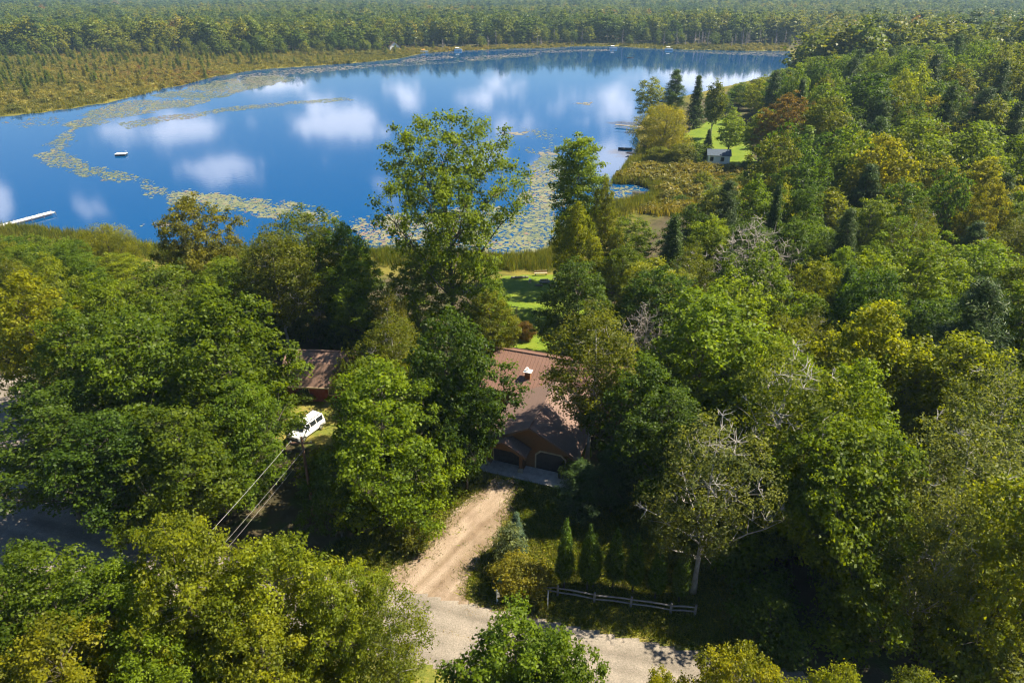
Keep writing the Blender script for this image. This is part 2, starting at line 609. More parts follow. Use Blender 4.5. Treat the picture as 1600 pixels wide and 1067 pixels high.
# ground cover of the clearing, road and drive (each lies a little above the last)
drape('verge', pxpoly([(470, 880), (560, 850), (640, 800), (700, 770), (745, 735), (770, 715), (960, 745), (1080, 800), (1160, 900), (1250, 1060), (1000, 1045), (860, 985), (760, 975), (600, 985), (430, 930)]), .35, .035, M['rough_grass'], .25)
drape('near_verge', pxpoly([(-100, 960), (300, 985), (600, 1010), (1100, 1085), (1400, 1130), (1400, 1300), (-100, 1300)]), .6, .03, M['rough_grass'], .3)
drape('lawn', pxpoly([(740, 560), (735, 480), (760, 440), (785, 424), (870, 420), (910, 440), (930, 500), (920, 600), (930, 720), (760, 700), (740, 640)]), .6, .045, M['lawn'], .2)
drape('front_lawn', pxpoly([(800, 775), (770, 738), (905, 752), (960, 770), (1060, 850), (1000, 900), (900, 905), (860, 850), (820, 840), (800, 810)]), .3, .05, M['lawn'], .3)
drape('shed_lawn', pxpoly([(1005, 262), (1003, 252), (1040, 240), (1075, 200), (1120, 188), (1160, 190), (1185, 262), (1150, 276)]), 1.5, .08, M['lawn'], .6)
drape('barn_yard', pxpoly([(405, 640), (440, 620), (520, 625), (560, 690), (500, 705), (430, 690)]), .35, .03, M['rough_grass'], .3)


def ribbon(name, pts, width, off, mat, res=.35, ragged=.15):
    pts = np.asarray(pts)
    lo, hi = pts.min(0) - width, pts.max(0) + width
    X, Y = np.meshgrid(np.arange(lo[0], hi[0], res), np.arange(lo[1], hi[1], res))
    sd = width / 2 - edge_dist(pts, X, Y, closed=False) + ragged * wob(X, Y, 2.5) + ragged * .5 * wob(Y, X, .8)
    keep = sd > -res * .5
    i = np.arange(X.size).reshape(X.shape)
    k = keep[:-1, :-1] & keep[:-1, 1:] & keep[1:, 1:] & keep[1:, :-1]
    q = np.stack([i[:-1, :-1], i[:-1, 1:], i[1:, 1:], i[1:, :-1]], -1)[k]
    u, inv = np.unique(q, return_inverse=True)
    Z = height(X, Y) + np.where(sd < res * .8, -.02, off) + .04 * np.cos(np.clip(sd / width * 2, 0, 1) * 9) * (sd > .5)
    V = np.stack([X, Y, Z], -1).reshape(-1, 3)[u]
    return tag(link(name, np_mesh(name, V, inv.reshape(-1, 4), smooth=True), mat), kind='structure')


ROAD_C = [(75, 12), (45, 21), (25, 27), (12, 30.6), (0, 33.6), (-9, 36.2), (-18, 38.2), (-30, 41), (-44, 45.5), (-60, 50), (-85, 52)]
ROAD2 = [(-40, 46), (-46, 51), (-52, 58), (-62, 70)]
drape('driveway', pxpoly([(772, 742), (740, 770), (705, 795), (690, 818), (655, 858), (610, 890), (545, 925), (520, 990), (760, 1010), (850, 965), (765, 948), (733, 935), (735, 905), (760, 872), (790, 835), (806, 790), (812, 752)]), .3, .075, M['sand'], .35)
ribbon('side_road', ROAD2, 7.0, .10, M['road'])
ribbon('road', ROAD_C, 6.4, .13, M['road'])

# ------------------------------------------------------------------ tree prototypes
PROFILE = {
    'maple': ([0, .12, .35, .6, .82, 1], [.35, .78, 1, .92, .6, .12]),
    'oak': ([0, .1, .3, .6, .85, 1], [.6, .9, 1, .9, .62, .2]),
    'cottonwood': ([0, .15, .4, .68, .88, 1], [.30, .62, .88, 1, .78, .25]),
    'poplar': ([0, .12, .35, .65, .88, 1], [.55, .8, 1, 1, .82, .35]),
    'birch': ([0, .15, .4, .65, .85, 1], [.4, .75, 1, .85, .55, .12]),
    'willow': ([0, .1, .3, .6, .85, 1], [.85, 1, 1, .95, .7, .25]),
    'spruce': ([0, .08, .3, .6, .85, 1], [.8, 1, .8, .48, .2, .03]),
    'pine': ([0, .12, .35, .6, .85, 1], [.6, 1, .9, .7, .42, .06]),
    'column': ([0, .08, .3, .6, .85, 1], [.55, .95, 1, .72, .36, .04]),
    'bush': ([0, .15, .4, .7, .9, 1], [.75, 1, 1, .85, .5, .2]),
}


def leaf_quads(pos, nrm, L, Wd, g, hang=0.0):
    n = len(pos)
    nrm = nrm / (np.linalg.norm(nrm, axis=1, keepdims=True) + 1e-9)
    t = g.normal(size=(n, 3)); t[:, 2] -= hang
    t -= (t * nrm).sum(1, keepdims=True) * nrm
    t /= np.linalg.norm(t, axis=1, keepdims=True) + 1e-9
    b = np.cross(nrm, t)
    s = g.uniform(.65, 1.35, (n, 1))
    L, Wd = L * s, Wd * s
    base = pos - t * L * .5
    tip = pos + t * L * .5 - nrm * L * .14
    lf = pos + b * Wd * .5 + nrm * L * .10
    rt = pos - b * Wd * .5 + nrm * L * .10
    V = np.stack([base, rt, tip, lf], 1).reshape(-1, 3)
    return V


def tree_proto(kind, seed, h, r, base, n_clump, clump_r, per, leaf, aspect=.68, trunk_r=.22, limbs=11, flat=.7,
               bare=0.0, lump=.22, hang=0.0, sides=(8, 5, 3), shell=.35, twig=True, stretch=1.0, up=.55):
    """returns trunk mesh and crown mesh of one tree; clumps of leaves sit on the ends of real branches"""
    g = np.random.default_rng(seed)
    us, rs = PROFILE[kind]
    ph = g.uniform(0, 6.28, 6)
    C = []
    def lump_f(a, u):
        return 1 + lump * (np.sin(2 * a + ph[0] + 3 * u) * .5 + np.sin(3 * a + ph[1] - 5 * u) * .6 + np.sin(5 * a + ph[2] + 9 * u) * .45)
    cand_u = np.linspace(0, 1, 200); w = np.interp(cand_u, us, rs) + .15; w /= w.sum()
    if kind in ('pine', 'spruce'):
        levels = int(n_clump / 15)
        for i in range(levels):
            u = (i + .3) / levels
            nb = 6 if kind == 'pine' else 7
            a0 = g.uniform(0, 6.28)
            for k in range(nb):
                a = a0 + 6.283 * k / nb + g.normal(0, .16)
                rr = np.interp(u, us, rs) * (r - clump_r * .5) * g.uniform(.55, 1.18)
                for q in ((.4, .72, 1.0) if u < .75 else (.7, 1.0)):
                    C.append((rr * q * math.cos(a), rr * q * math.sin(a), base + u * (h - base) * .97 + (rr * q) * (.12 if kind == 'pine' else -.18) + g.normal(0, .3)))
        C.append((0, 0, h - clump_r * .4))
    else:
        N = n_clump * 9
        u = g.choice(cand_u, size=N, p=w); a = g.uniform(0, 6.283, N)
        rr = np.maximum(0, np.interp(u, us, rs) * r * lump_f(a, u) - clump_r * .55) * g.random(N) ** shell
        K = np.stack([rr * np.cos(a), rr * np.sin(a), base + clump_r * .5 + u * (h - base - clump_r)], 1).reshape(n_clump, 9, 3)
        C = np.zeros((n_clump, 3)); C[0] = K[0, 0]
        for i in range(1, n_clump):
            dd = np.linalg.norm(K[i][:, None] - C[None, :i], axis=2).min(1)
            C[i] = K[i, int(np.argmax(dd))]
    C = np.array(C)
    # --- wood
    tb = MB()
    top = h * (.93 if kind in ('pine', 'spruce', 'column') else .82)
    zz = np.linspace(0, top, 9)
    sway = r * .05
    tx = sway * np.sin(zz / h * 5 + ph[3]); ty = sway * np.sin(zz / h * 4 + ph[4])
    tx -= tx[0]; ty -= ty[0]
    trunk = np.stack([tx, ty, zz], 1)
    trunk[0, 2] = -.25
    tr = trunk_r * (1 - .82 * (zz / top) ** .8); tr[0] *= 1.45
    tb.tube(trunk, tr, sides[0])
    def trunk_at(z):
        return np.array((np.interp(z, zz, tx), np.interp(z, zz, ty), z))
    LP, LR = [trunk[2:]], [tr[2:]]
    if kind not in ('pine', 'spruce', 'column'):
        # farthest-point choice of limb ends
        ends = [int(np.argmax(C[:, 2]))]
        dd = np.linalg.norm(C - C[ends[0]], axis=1)
        for _ in range(limbs - 1):
            j = int(np.argmax(dd)); ends.append(j)
            dd = np.minimum(dd, np.linalg.norm(C - C[j], axis=1))
        for j in ends:
            e = C[j]; rr = math.hypot(e[0], e[1])
            z0 = np.clip(e[2] - rr * g.uniform(.75, 1.35) - .06 * h, min(base * .75, .3 * h) + .02 * h, top * .9)
            s0 = trunk_at(z0); t = np.linspace(0, 1, 6)[:, None]
            mid = s0 * .5 + e * .5; mid[2] += g.uniform(-.02, .06) * h * .5; mid[:2] += g.normal(0, .06 * r, 2)
            path = (1 - t) ** 2 * s0 + 2 * t * (1 - t) * mid + t * t * e
            path[1:-1] += g.normal(0, .022 * r, (4, 3))
            r0 = np.interp(z0, zz, tr) * g.uniform(.42, .62)
            rad = r0 * (1 - .8 * t[:, 0])
            tb.tube(path, rad, sides[1], cap=False)
            LP.append(path); LR.append(rad)
    LPa = np.concatenate(LP); LRa = np.concatenate(LR)
    twigs = []
    if twig:
        for c in C:
            cost = np.linalg.norm(LPa - c, axis=1) + 1.6 * np.maximum(0, LPa[:, 2] - c[2] + .1 * clump_r)
            j = int(np.argmin(cost)); p0 = LPa[j]
            if np.linalg.norm(p0 - c) < .25: continue
            mid = (p0 + c) / 2 + g.normal(0, .07, 3) * clump_r; mid[2] += .05
            r0 = min(LRa[j] * .6, .012 + .010 * np.linalg.norm(p0 - c) + trunk_r * .05)
            tb.tube([p0, mid, c], [r0, r0 * .7, r0 * .3], sides[2], cap=False)
            twigs.append((p0, c, r0))
    bare_i = g.random(len(C)) < bare
    for i in np.nonzero(bare_i)[0]:      # leafless twigs fan out
        for _ in range(5):
            d = C[i] / np.linalg.norm(C[i] + 1e-6) * [1, 1, .1] + g.normal(0, .55, 3) + [0, 0, .35]
            d = d / np.linalg.norm(d) * clump_r * g.uniform(.6, 1.4)
            m_ = C[i] + d * .55 + g.normal(0, .08, 3)
            tb.tube([C[i], m_, C[i] + d], [.03, .02, .008], 3, cap=False)
            for _ in range(2):
                d2 = d * .5 + g.normal(0, .3, 3) * clump_r
                tb.tube([m_, m_ + d2 * .6], [.016, .006], 3, cap=False)
    # --- leaves
    cl = C[~bare_i]
    k = len(cl)
    rc = clump_r * g.uniform(.65, 1.3, k)
    cnt = np.maximum(3, (per * (rc / clump_r) ** 2 * g.uniform(.7, 1.2, k))).astype(int)
    ci = np.repeat(np.arange(k), cnt)
    n = len(ci)
    d = g.normal(size=(n, 3)); d /= np.linalg.norm(d, axis=1, keepdims=True)
    d[:, 2] = np.where((d[:, 2] < -.35) & (g.random(n) < .6), -d[:, 2], d[:, 2])
    rad = (g.random(n) ** .45)[:, None] * rc[ci][:, None]
    # every clump is itself lumpy
    rad *= (1 + .35 * np.sin(4 * np.arctan2(d[:, 1], d[:, 0]) + ci * 1.7)[:, None] * .6 + .25 * np.sin(7 * d[:, 2] + ci)[:, None])
    pos = cl[ci] + d * rad * np.array((1, 1, flat))
    if hang:
        pos[:, 2] -= hang * rc[ci] * g.random(n) ** 2 * 1.3
    out = pos - np.array((0, 0, base + .45 * (h - base)))
    out /= np.linalg.norm(out, axis=1, keepdims=True) + 1e-6
    nrm = d * .5 + out * .3 + g.normal(0, .62, (n, 3)); nrm[:, 2] += up
    V = leaf_quads(pos, nrm, leaf * stretch, leaf * aspect, g, hang * 1.5)
    V[:, 2] = np.maximum(V[:, 2], .03)
    var = np.clip(.5 * g.random(k)[ci] + .5 * g.random(n) + .0, 0, 1)
    crown = np_mesh('crown', V, np.arange(4 * n).reshape(-1, 4), var=var)
    return tb.mesh('trunk', smooth=True), crown, h, r


PROTO = {}


def proto(key, leafmat, bark, *args, **kw):
    t, c, h, r = tree_proto(*args, **kw)
    t.materials.append(bark); c.materials.append(leafmat)
    PROTO[key] = (t, c, h, r)


Lf, Nd, Bk, Pb = M['leaf'], M['needle'], M['bark'], M['pale_bark']
# standing close below the camera
proto('fg_maple', Lf, Bk, 'maple', 11, 16, 4.8, 4.0, 260, .68, 165, .19, lump=.42)
proto('fg_maple2', Lf, Bk, 'oak', 12, 16, 4.6, 4.0, 260, .66, 165, .185, lump=.42)
proto('fg_oak', Lf, Bk, 'oak', 13, 15, 3.8, 4.0, 170, .66, 165, .21, lump=.40)
proto('fg_aspen', Lf, Pb, 'birch', 14, 15, 3.2, 5.0, 95, .65, 130, .14, lump=.3, trunk_r=.13, flat=1.0)
# around the house
proto('maple_a', Lf, Bk, 'maple', 21, 17, 5.5, 2.5, 270, .80, 92, .29, lump=.40)
proto('maple_b', Lf, Bk, 'oak', 22, 17, 5.8, 2.2, 290, .82, 92, .29, lump=.42)
proto('maple_c', Lf, Bk, 'maple', 23, 18, 5.0, 1.8, 270, .78, 88, .28, lump=.42)
proto('oak_a', Lf, Bk, 'oak', 24, 16, 5.0, .7, 290, .78, 96, .27, lump=.36)
proto('maple_d', Lf, Bk, 'maple', 35, 18, 5.2, 3.2, 230, .86, 90, .30, lump=.5, shell=.45)
proto('oak_b', Lf, Bk, 'oak', 36, 17, 5.6, 2.6, 240, .95, 105, .31, lump=.48, shell=.3)
proto('maple_e', Lf, Bk, 'poplar', 37, 18, 4.6, 2.4, 220, .85, 92, .28, lump=.45, shell=.4)
proto('birch_a', Lf, Pb, 'birch', 25, 18, 4.2, 4.5, 190, .8, 95, .22, lump=.36, trunk_r=.2, bare=.03, flat=.9)
proto('birch_b', Lf, Pb, 'birch', 26, 17, 4.3, 3.5, 170, .8, 85, .22, lump=.38, trunk_r=.22, bare=.11, flat=.9)
proto('snag_birch', Lf, Pb, 'birch', 27, 17, 4.2, 4.0, 170, .8, 90, .22, lump=.4, trunk_r=.24, bare=.2, flat=.9, limbs=14)
proto('cottonwood', Lf, Bk, 'cottonwood', 28, 30, 9.6, 9.0, 235, 1.15, 140, .32, lump=.30, trunk_r=.55, limbs=18, shell=.55, flat=.85)
proto('poplar', Lf, Bk, 'poplar', 29, 24, 4.0, 4.0, 140, 1.05, 190, .30, lump=.22, trunk_r=.3)
proto('pine_a', Nd, Bk, 'pine', 31, 18, 4.0, 3.0, 260, .78, 120, .40, aspect=.17, flat=.75, trunk_r=.24)
proto('spruce_a', Nd, Bk, 'spruce', 32, 15, 2.8, 1.0, 330, .55, 70, .34, aspect=.22, flat=.75, trunk_r=.2)
proto('willow', Lf, Bk, 'willow', 33, 14, 8.0, 1.2, 130, 1.5, 200, .5, aspect=.24, lump=.5, hang=.9, trunk_r=.45)
proto('dead_tree', Lf, M['dead_wood'], 'birch', 34, 17, 4.6, 4.0, 140, 1.1, 6, .25, lump=.4, trunk_r=.2, bare=.97, limbs=18)
# mid distance
for i, (k, hh, rr, bs_) in enumerate([('maple', 18, 5.5, 3), ('oak', 18, 6.0, 3), ('maple', 19, 5.0, 3), ('oak', 17, 5.6, 2), ('birch', 18, 4.6, 4), ('poplar', 19, 4.8, 3), ('maple', 17, 6.2, 3), ('oak', 19, 6.4, 4)]):
    proto('mid_%d' % i, Lf, Pb if k == 'birch' else Bk, k, 40 + i, hh, rr, bs_, 150, 1.15, 58, .46, lump=.34 + .05 * (i % 4), sides=(6, 4, 3), bare=.05 if k == 'birch' else 0)
proto('mid_pine', Nd, Bk, 'pine', 47, 20, 4.4, 3, 240, .95, 40, .62, aspect=.24, flat=.8, sides=(6, 4, 3))
proto('mid_spruce', Nd, Bk, 'spruce', 48, 16, 3.0, 1, 330, .62, 24, .5, aspect=.3, flat=.8, sides=(6, 4, 3))
# garden plants
proto('column', Lf, Bk, 'column', 51, 5.2, .72, .75, 210, .2, 60, .11, aspect=.5, lump=.10, trunk_r=.07, flat=1.2, up=.25, twig=True, shell=.3)
proto('bush_a', Lf, Bk, 'bush', 52, 3.2, 1.9, .1, 85, .55, 120, .14, lump=.18, trunk_r=.08, limbs=8)
proto('bush_b', Lf, Bk, 'bush', 53, 2.4, 1.6, .05, 60, .5, 70, .17, lump=.3, trunk_r=.06, limbs=8)
proto('silver_shrub', Lf, Bk, 'birch', 54, 4.0, 1.5, .4, 70, .42, 60, .15, lump=.35, trunk_r=.06, limbs=8)

COLOR = {
    'mid green': (.082, .125, .008), 'deep green': (.050, .090, .010), 'bright green': (.108, .160, .008), 'yellow green': (.140, .168, .008),
    'golden green': (.152, .162, .008), 'olive green': (.098, .118, .010), 'grey green': (.108, .130, .032), 'rust tinged': (.104, .110, .012),
    'dark blue green': (.038, .070, .016), 'russet red': (.135, .088, .018),
}
TREES = []      # (x, y, r, h)


def put(name, key, x, y, h, r, color, label, cat='tree', group=None, rz=None, z=None):
    t, c, ph, pr = PROTO[key]
    o = empty(name, (x, y, hz(x, y) if z is None else z), random.uniform(0, 6.28) if rz is None else rz)
    q_ = random.uniform(.88, 1.14)
    o.scale = (r / pr * q_ * random.choice((-1, 1)), r / pr / q_, h / ph)
    a = link('trunk', t, None, o)
    b = link('crown', c, None, o)
    base = COLOR[color] if isinstance(color, str) else color
    j = random.uniform(.88, 1.12)
    b.color = (base[0] * j * random.uniform(.92, 1.08), base[1] * j, base[2] * j, 1)
    tag(o, label, cat, group)
    TREES.append((x, y, r, h))
    return o


def put_px(name, key, px, ytop, h, r, color, label, **kw):
    z = 0.0
    for _ in range(4):
        x, y, _z = P(px, ytop, h + z)
        z = hz(x, y)
    return put(name, key, x, y, h, r, color, label, **kw)


# ---- trees that stand out one by one
HERO = [
    # close below the camera, on the near side of the road
    ('maple_tree', 'fg_maple', 30, 846, 16, 4.4, 'mid green', 'mid green maple on the near verge where the side road turns off'),
    ('maple_tree', 'fg_maple2', 140, 892, 14.5, 3.6, 'bright green', 'bright green maple squeezed between two larger maples near the road bend'),
    ('maple_tree', 'fg_maple2', 268, 812, 17, 4.5, 'yellow green', 'tallest yellow green maple on the near side of the road'),
    ('maple_tree', 'fg_maple', 415, 840, 16, 4.3, 'yellow green', 'broad yellow green maple across the road from the utility pole'),
    ('maple_tree', 'fg_maple2', 525, 895, 14, 3.2, 'yellow green', 'smaller yellow green maple beside the sparse aspen at the roadside'),
    ('maple_tree', 'fg_maple', 60, 975, 14.5, 3.8, 'golden green', 'golden green maple in the roadside grove facing the side road'),
    ('maple_tree', 'fg_maple2', 215, 985, 13, 3.4, 'bright green', 'bright green maple low in the middle of the roadside grove'),
    ('maple_tree', 'fg_maple2', 395, 985, 13.5, 3.6, 'yellow green', 'low yellow green maple in the roadside grove below the tallest one'),
    ('aspen_tree', 'fg_aspen', 605, 910, 14, 2.6, 'olive green', 'sparse aspen with small leaves and pale twigs over the road'),
    ('oak_tree', 'fg_oak', 800, 958, 15, 3.3, 'mid green', 'dense green oak on the near verge facing the mailbox'),
    ('oak_tree', 'fg_oak', 880, 1000, 14, 2.6, 'mid green', 'small oak leaning into a bigger oak across from the split rail fence'),
    ('maple_tree', 'fg_maple', 1165, 1010, 14, 2.9, 'golden green', 'sunlit golden green maple top beside the shaded stretch of road'),
    ('maple_tree', 'fg_maple2', 1035, 1048, 13, 1.8, 'golden green', 'slim golden green sapling top at the edge of the shaded road'),
    ('maple_tree', 'fg_maple2', 1330, 1052, 13.5, 2.4, 'yellow green', 'yellow green maple below the dark wood on the near verge'),
    ('maple_tree', 'fg_maple', 1460, 1050, 13.5, 2.8, 'olive green', 'olive green maple below the dark wood on the near verge'),
    # left of the drive
    ('maple_tree', 'maple_a', 330, 446, 18.5, 6.4, 'mid green', 'largest round maple between the red barn and the road'),
    ('maple_tree', 'maple_d', 195, 478, 17.5, 5.6, 'mid green', 'broad green maple next to the largest round maple'),
    ('maple_tree', 'maple_c', 95, 470, 17, 5.2, 'mid green', 'green maple beside the golden maple near the left dock'),
    ('maple_tree', 'maple_a', 25, 425, 17, 5.0, 'golden green', 'golden maple rising over the wood near the long white dock'),
    ('maple_tree', 'maple_b', 362, 590, 13, 4.0, 'mid green', 'lower green maple standing in front of the red barn'),
    ('maple_tree', 'oak_b', 270, 640, 12.5, 5.0, 'mid green', 'wide lower maple with drooping boughs over the road ditch'),
    ('maple_tree', 'maple_c', 150, 640, 12.5, 4.6, 'deep green', 'deep green maple overhanging the side road junction'),
    ('maple_tree', 'maple_d', 45, 600, 14, 4.8, 'deep green', 'deep green maple behind the side road'),
    ('oak_tree', 'oak_a', 585, 563, 16.5, 4.9, 'bright green', 'full leafed oak reaching to the ground beside the gravel drive'),
    ('oak_tree', 'maple_b', 515, 705, 9, 2.6, 'deep green', 'low dark oak by the utility pole'),
    ('maple_tree', 'maple_c', 700, 470, 19, 4.3, 'deep green', 'dark tall maple at the left wall of the garage'),
    ('maple_tree', 'maple_a', 722, 565, 14, 2.6, 'deep green', 'dark maple overhanging the garage roof'),
    ('maple_tree', 'maple_b', 672, 610, 11.5, 3.0, 'mid green', 'green maple at the edge of the drive between oak and garage'),
    ('maple_tree', 'maple_e', 545, 405, 13, 4.0, 'bright green', 'bright green maple behind the barn with upright boughs'),
    ('maple_tree', 'maple_c', 645, 388, 14.5, 4.2, 'bright green', 'bright green maple at the foot of the giant cottonwood'),
    ('birch_tree', 'birch_b', 605, 450, 13, 2.8, 'rust tinged', 'rust tinged birch with bare twigs behind the full oak'),
    ('cottonwood_tree', 'cottonwood', 692, 176, 30, 9.3, 'mid green', 'giant open crowned cottonwood towering in front of the lake'),
    ('maple_tree', 'oak_a', 745, 395, 15, 3.6, 'mid green', 'round green tree under the right boughs of the giant cottonwood'),
    ('maple_tree', 'oak_a', 765, 450, 12, 2.8, 'olive green', 'olive green tree at the left edge of the back lawn'),
    ('maple_tree', 'maple_b', 293, 300, 18, 5.8, 'rust tinged', 'broad maple with rust tinged top at the water near the dock'),
    ('maple_tree', 'birch_a', 470, 314, 19, 5.5, 'olive green', 'tall olive birch with pale twigs standing before the lily pads'),
    ('maple_tree', 'birch_a', 420, 345, 18, 5.0, 'olive green', 'olive birch with drooping twigs next to the rust topped maple'),
    ('maple_tree', 'maple_b', 530, 340, 17, 4.2, 'deep green', 'dark maple between the olive birches and the cottonwood'),
    ('willow_tree', 'willow', 155, 346, 9.5, 4.4, 'golden green', 'small golden willow at the water near the long white dock'),
    # right of the drive
    ('birch_tree', 'birch_a', 932, 464, 18, 4.2, 'olive green', 'tall birch with pale limbs overhanging the right of the garage'),
    ('poplar_tree', 'poplar', 908, 206, 24, 4.0, 'bright green', 'slender upright poplar rising alone before the lily pads'),
    ('poplar_tree', 'maple_c', 948, 268, 19, 2.4, 'olive green', 'small olive tree leaning on the slender poplar'),
    ('maple_tree', 'oak_a', 905, 400, 14, 4.2, 'deep green', 'dark spreading tree that shades the back lawn'),
    ('maple_tree', 'maple_a', 905, 315, 17, 3.4, 'yellow green', 'yellow topped maple beneath the slender poplar'),
    ('maple_tree', 'maple_d', 1120, 446, 17.5, 6.0, 'bright green', 'wide bright green maple behind the white limbed snag birch'),
    ('maple_tree', 'maple_a', 1010, 560, 14, 4.2, 'deep green', 'shaded deep green maple between birch and wide bright maple'),
    ('maple_tree', 'maple_c', 1050, 600, 13.5, 3.8, 'deep green', 'shaded deep green maple behind the rail fence'),
    ('birch_tree', 'snag_birch', 1130, 640, 17, 3.9, 'grey green', 'grey green birch with many white bare limbs behind the rail fence'),
    ('birch_tree', 'snag_birch', 1245, 530, 19, 4.4, 'olive green', 'half dead birch with a bare reddish trunk amid the wood'),
    ('maple_tree', 'oak_b', 1370, 668, 16, 5.0, 'mid green', 'big full maple in front of the half dead birch'),
    ('maple_tree', 'maple_a', 1385, 470, 17.5, 5.4, 'yellow green', 'billowing yellow green maple above the big full maple'),
    ('maple_tree', 'maple_e', 1310, 655, 14.5, 3.6, 'bright green', 'bright green maple with upright boughs next to the half dead birch'),
    ('birch_tree', 'birch_b', 1525, 640, 17, 4.4, 'grey green', 'grey green birch with a few white limbs beside the big full maple'),
    ('birch_tree', 'birch_b', 1585, 560, 18, 4.0, 'grey green', 'thin grey green birch by the dark pines'),
    ('pine_tree', 'pine_a', 1545, 440, 19, 4.6, 'dark blue green', 'dark blue green pine over the grey green birches'),
    ('dead_tree', 'dead_tree', 1190, 335, 17.5, 4.6, 'olive green', 'bare grey dead tree spreading above the wide bright maple'),
    ('dead_tree', 'dead_tree', 1012, 470, 14, 2.6, 'olive green', 'small bare grey tree behind the tall birch'),
    ('pine_tree', 'pine_a', 1362, 258, 16, 4.0, 'dark blue green', 'dark round pine amid yellow green maples'),
    ('maple_tree', 'maple_a', 1550, 245, 17, 6.6, 'golden green', 'broad golden maple near the hidden brown shed'),
    ('maple_tree', 'maple_a', 1345, 205, 17, 5.5, 'yellow green', 'round yellow green maple with pale trunk on the rise'),
    ('maple_tree', 'maple_b', 1240, 140, 20, 6.5, 'russet red', 'maple with a russet red top at the brow of the rise'),
    ('pine_tree', 'pine_a', 1552, 125, 19, 5.5, 'dark blue green', 'dark pine standing above the golden maple'),
    # across the little bay on the right
    ('willow_tree', 'willow', 1040, 160, 14, 8.0, 'golden green', 'large golden willow on the far lawn by the little pier'),
    ('maple_tree', 'mid_1', 1022, 120, 16, 6.0, 'yellow green', 'yellow green round tree at the point behind the golden willow'),
    ('pine_tree', 'pine_a', 1058, 110, 19, 5.0, 'deep green', 'tall tiered pine at the point behind the golden willow'),
    ('spruce_tree', 'mid_spruce', 1093, 118, 17, 4.0, 'deep green', 'dark pointed spruce next to the tiered pine at the point'),
    ('birch_tree', 'mid_4', 1122, 122, 18, 4.0, 'olive green', 'thin birch by the pointed spruce at the point'),
    ('spruce_tree', 'spruce_a', 1109, 202, 8.0, 2.1, 'dark blue green', 'small spruce on the far lawn behind the white shed'),
    ('shrub', 'bush_b', 1090, 222, 5.5, 3.6, 'deep green', 'dark round shrub beside the white shed'),
    ('shrub', 'bush_a', 1066, 224, 6.0, 4.2, 'olive green', 'olive bush between the golden willow and the white shed'),
    ('maple_tree', 'mid_2', 1148, 168, 13, 4.2, 'bright green', 'bright green young maple right behind the white shed'),
    ('maple_tree', 'mid_0', 1200, 165, 15, 5.5, 'bright green', 'bright green maple with upright boughs beyond the far lawn'),
    ('spruce_tree', 'mid_spruce', 1265, 196, 17, 4.0, 'bright green', 'pointed light green spruce in the wood beyond the white shed'),
]
for nme, key, px, yt, h_, r_, c_, lab in HERO:
    cat = 'shrub' if nme == 'shrub' else 'tree'
    if 'birch' in lab and nme == 'maple_tree':
        nme = 'birch_tree'
    put_px(nme, key, px, yt, h_, r_, c_, lab, cat=cat, **({'rz': .4} if key == 'cottonwood' else {}))

# ---- the woods: filled tree by tree, leaving open what the photograph shows open
WINDOWS = [  # pixel box left, top, right, bottom and the distance of what shows in it
    (440, 548, 512, 640, 66), (452, 632, 506, 690, 62), (782, 540, 866, 612, 66), (764, 600, 900, 748, 54), (690, 745, 830, 880, 52), (560, 840, 790, 990, 40),
    (770, 415, 872, 545, 100), (0, 750, 125, 860, 46), (120, 800, 190, 870, 44), (800, 800, 1060, 960, 44), (860, 950, 1080, 1060, 33), (985, 185, 1150, 268, 185),
    (935, 270, 1075, 318, 150), (205, 385, 240, 410, 112), (470, 700, 500, 800, 47), (330, 770, 420, 850, 36),
    (1112, 640, 1150, 760, 40), (1225, 600, 1262, 780, 44), (880, 810, 1010, 920, 42)]
SKY_X = [-300, 0, 60, 100, 205, 240, 380, 560, 600, 690, 780, 870, 900, 950, 1000, 1060, 1090, 1120, 1150, 1200, 1225, 1260, 1300, 1400, 1500, 1600, 1800]
SKY_Y = [358, 362, 362, 369, 390, 396, 400, 410, 420, 470, 470, 430, 370, 330, 312, 300, 285, 150, 124, 114, 104, 92, 82, 66, 48, 36, 30]
NOGO = [pxpoly([(740, 600), (735, 480), (760, 420), (880, 410), (905, 440), (905, 560), (930, 760), (760, 745)]),
        pxpoly([(545, 930), (640, 860), (760, 738), (905, 745), (1075, 830), (1120, 960), (1070, 1060), (500, 1000)]),
        pxpoly([(425, 640), (435, 560), (545, 560), (560, 690), (440, 700)]),
        pxpoly([(1003, 270), (1000, 190), (1150, 185), (1165, 275)])]
LEFT = np.array([(-13, 50), (-26, 49), (-42, 54), (-52, 74), (-90, 76), (-150, 100), (-150, 150), (-118, 140), (-70, 124), (-12, 110), (-9, 80), (-10, 62)])
RIGHT = np.array([(15, 35.6), (30, 29.6), (60, 17), (110, 17), (170, 90), (520, 520), (440, 660), (255, 590), (140, 450), (60, 290), (60, 262), (74, 250), (80, 190), (66, 160), (42, 118), (20, 106), (12, 92), (11, 62)])


def scatter(poly, spacing, seed, accept):
    g = np.random.default_rng(seed)
    poly = np.asarray(poly)
    lo, hi = poly.min(0), poly.max(0)
    pts = []
    y = lo[1]
    while y < hi[1]:
        s = spacing(y)
        x = np.arange(lo[0], hi[0], s)
        pts.append(np.stack([x, np.full(len(x), y)], 1) + g.uniform(-.42, .42, (len(x), 2)) * s)
        y += s * .9
    q = np.concatenate(pts)
    q = q[inside(poly, q[:, 0], q[:, 1])]
    return [tuple(v) for v in q[accept(q[:, 0], q[:, 1])]]


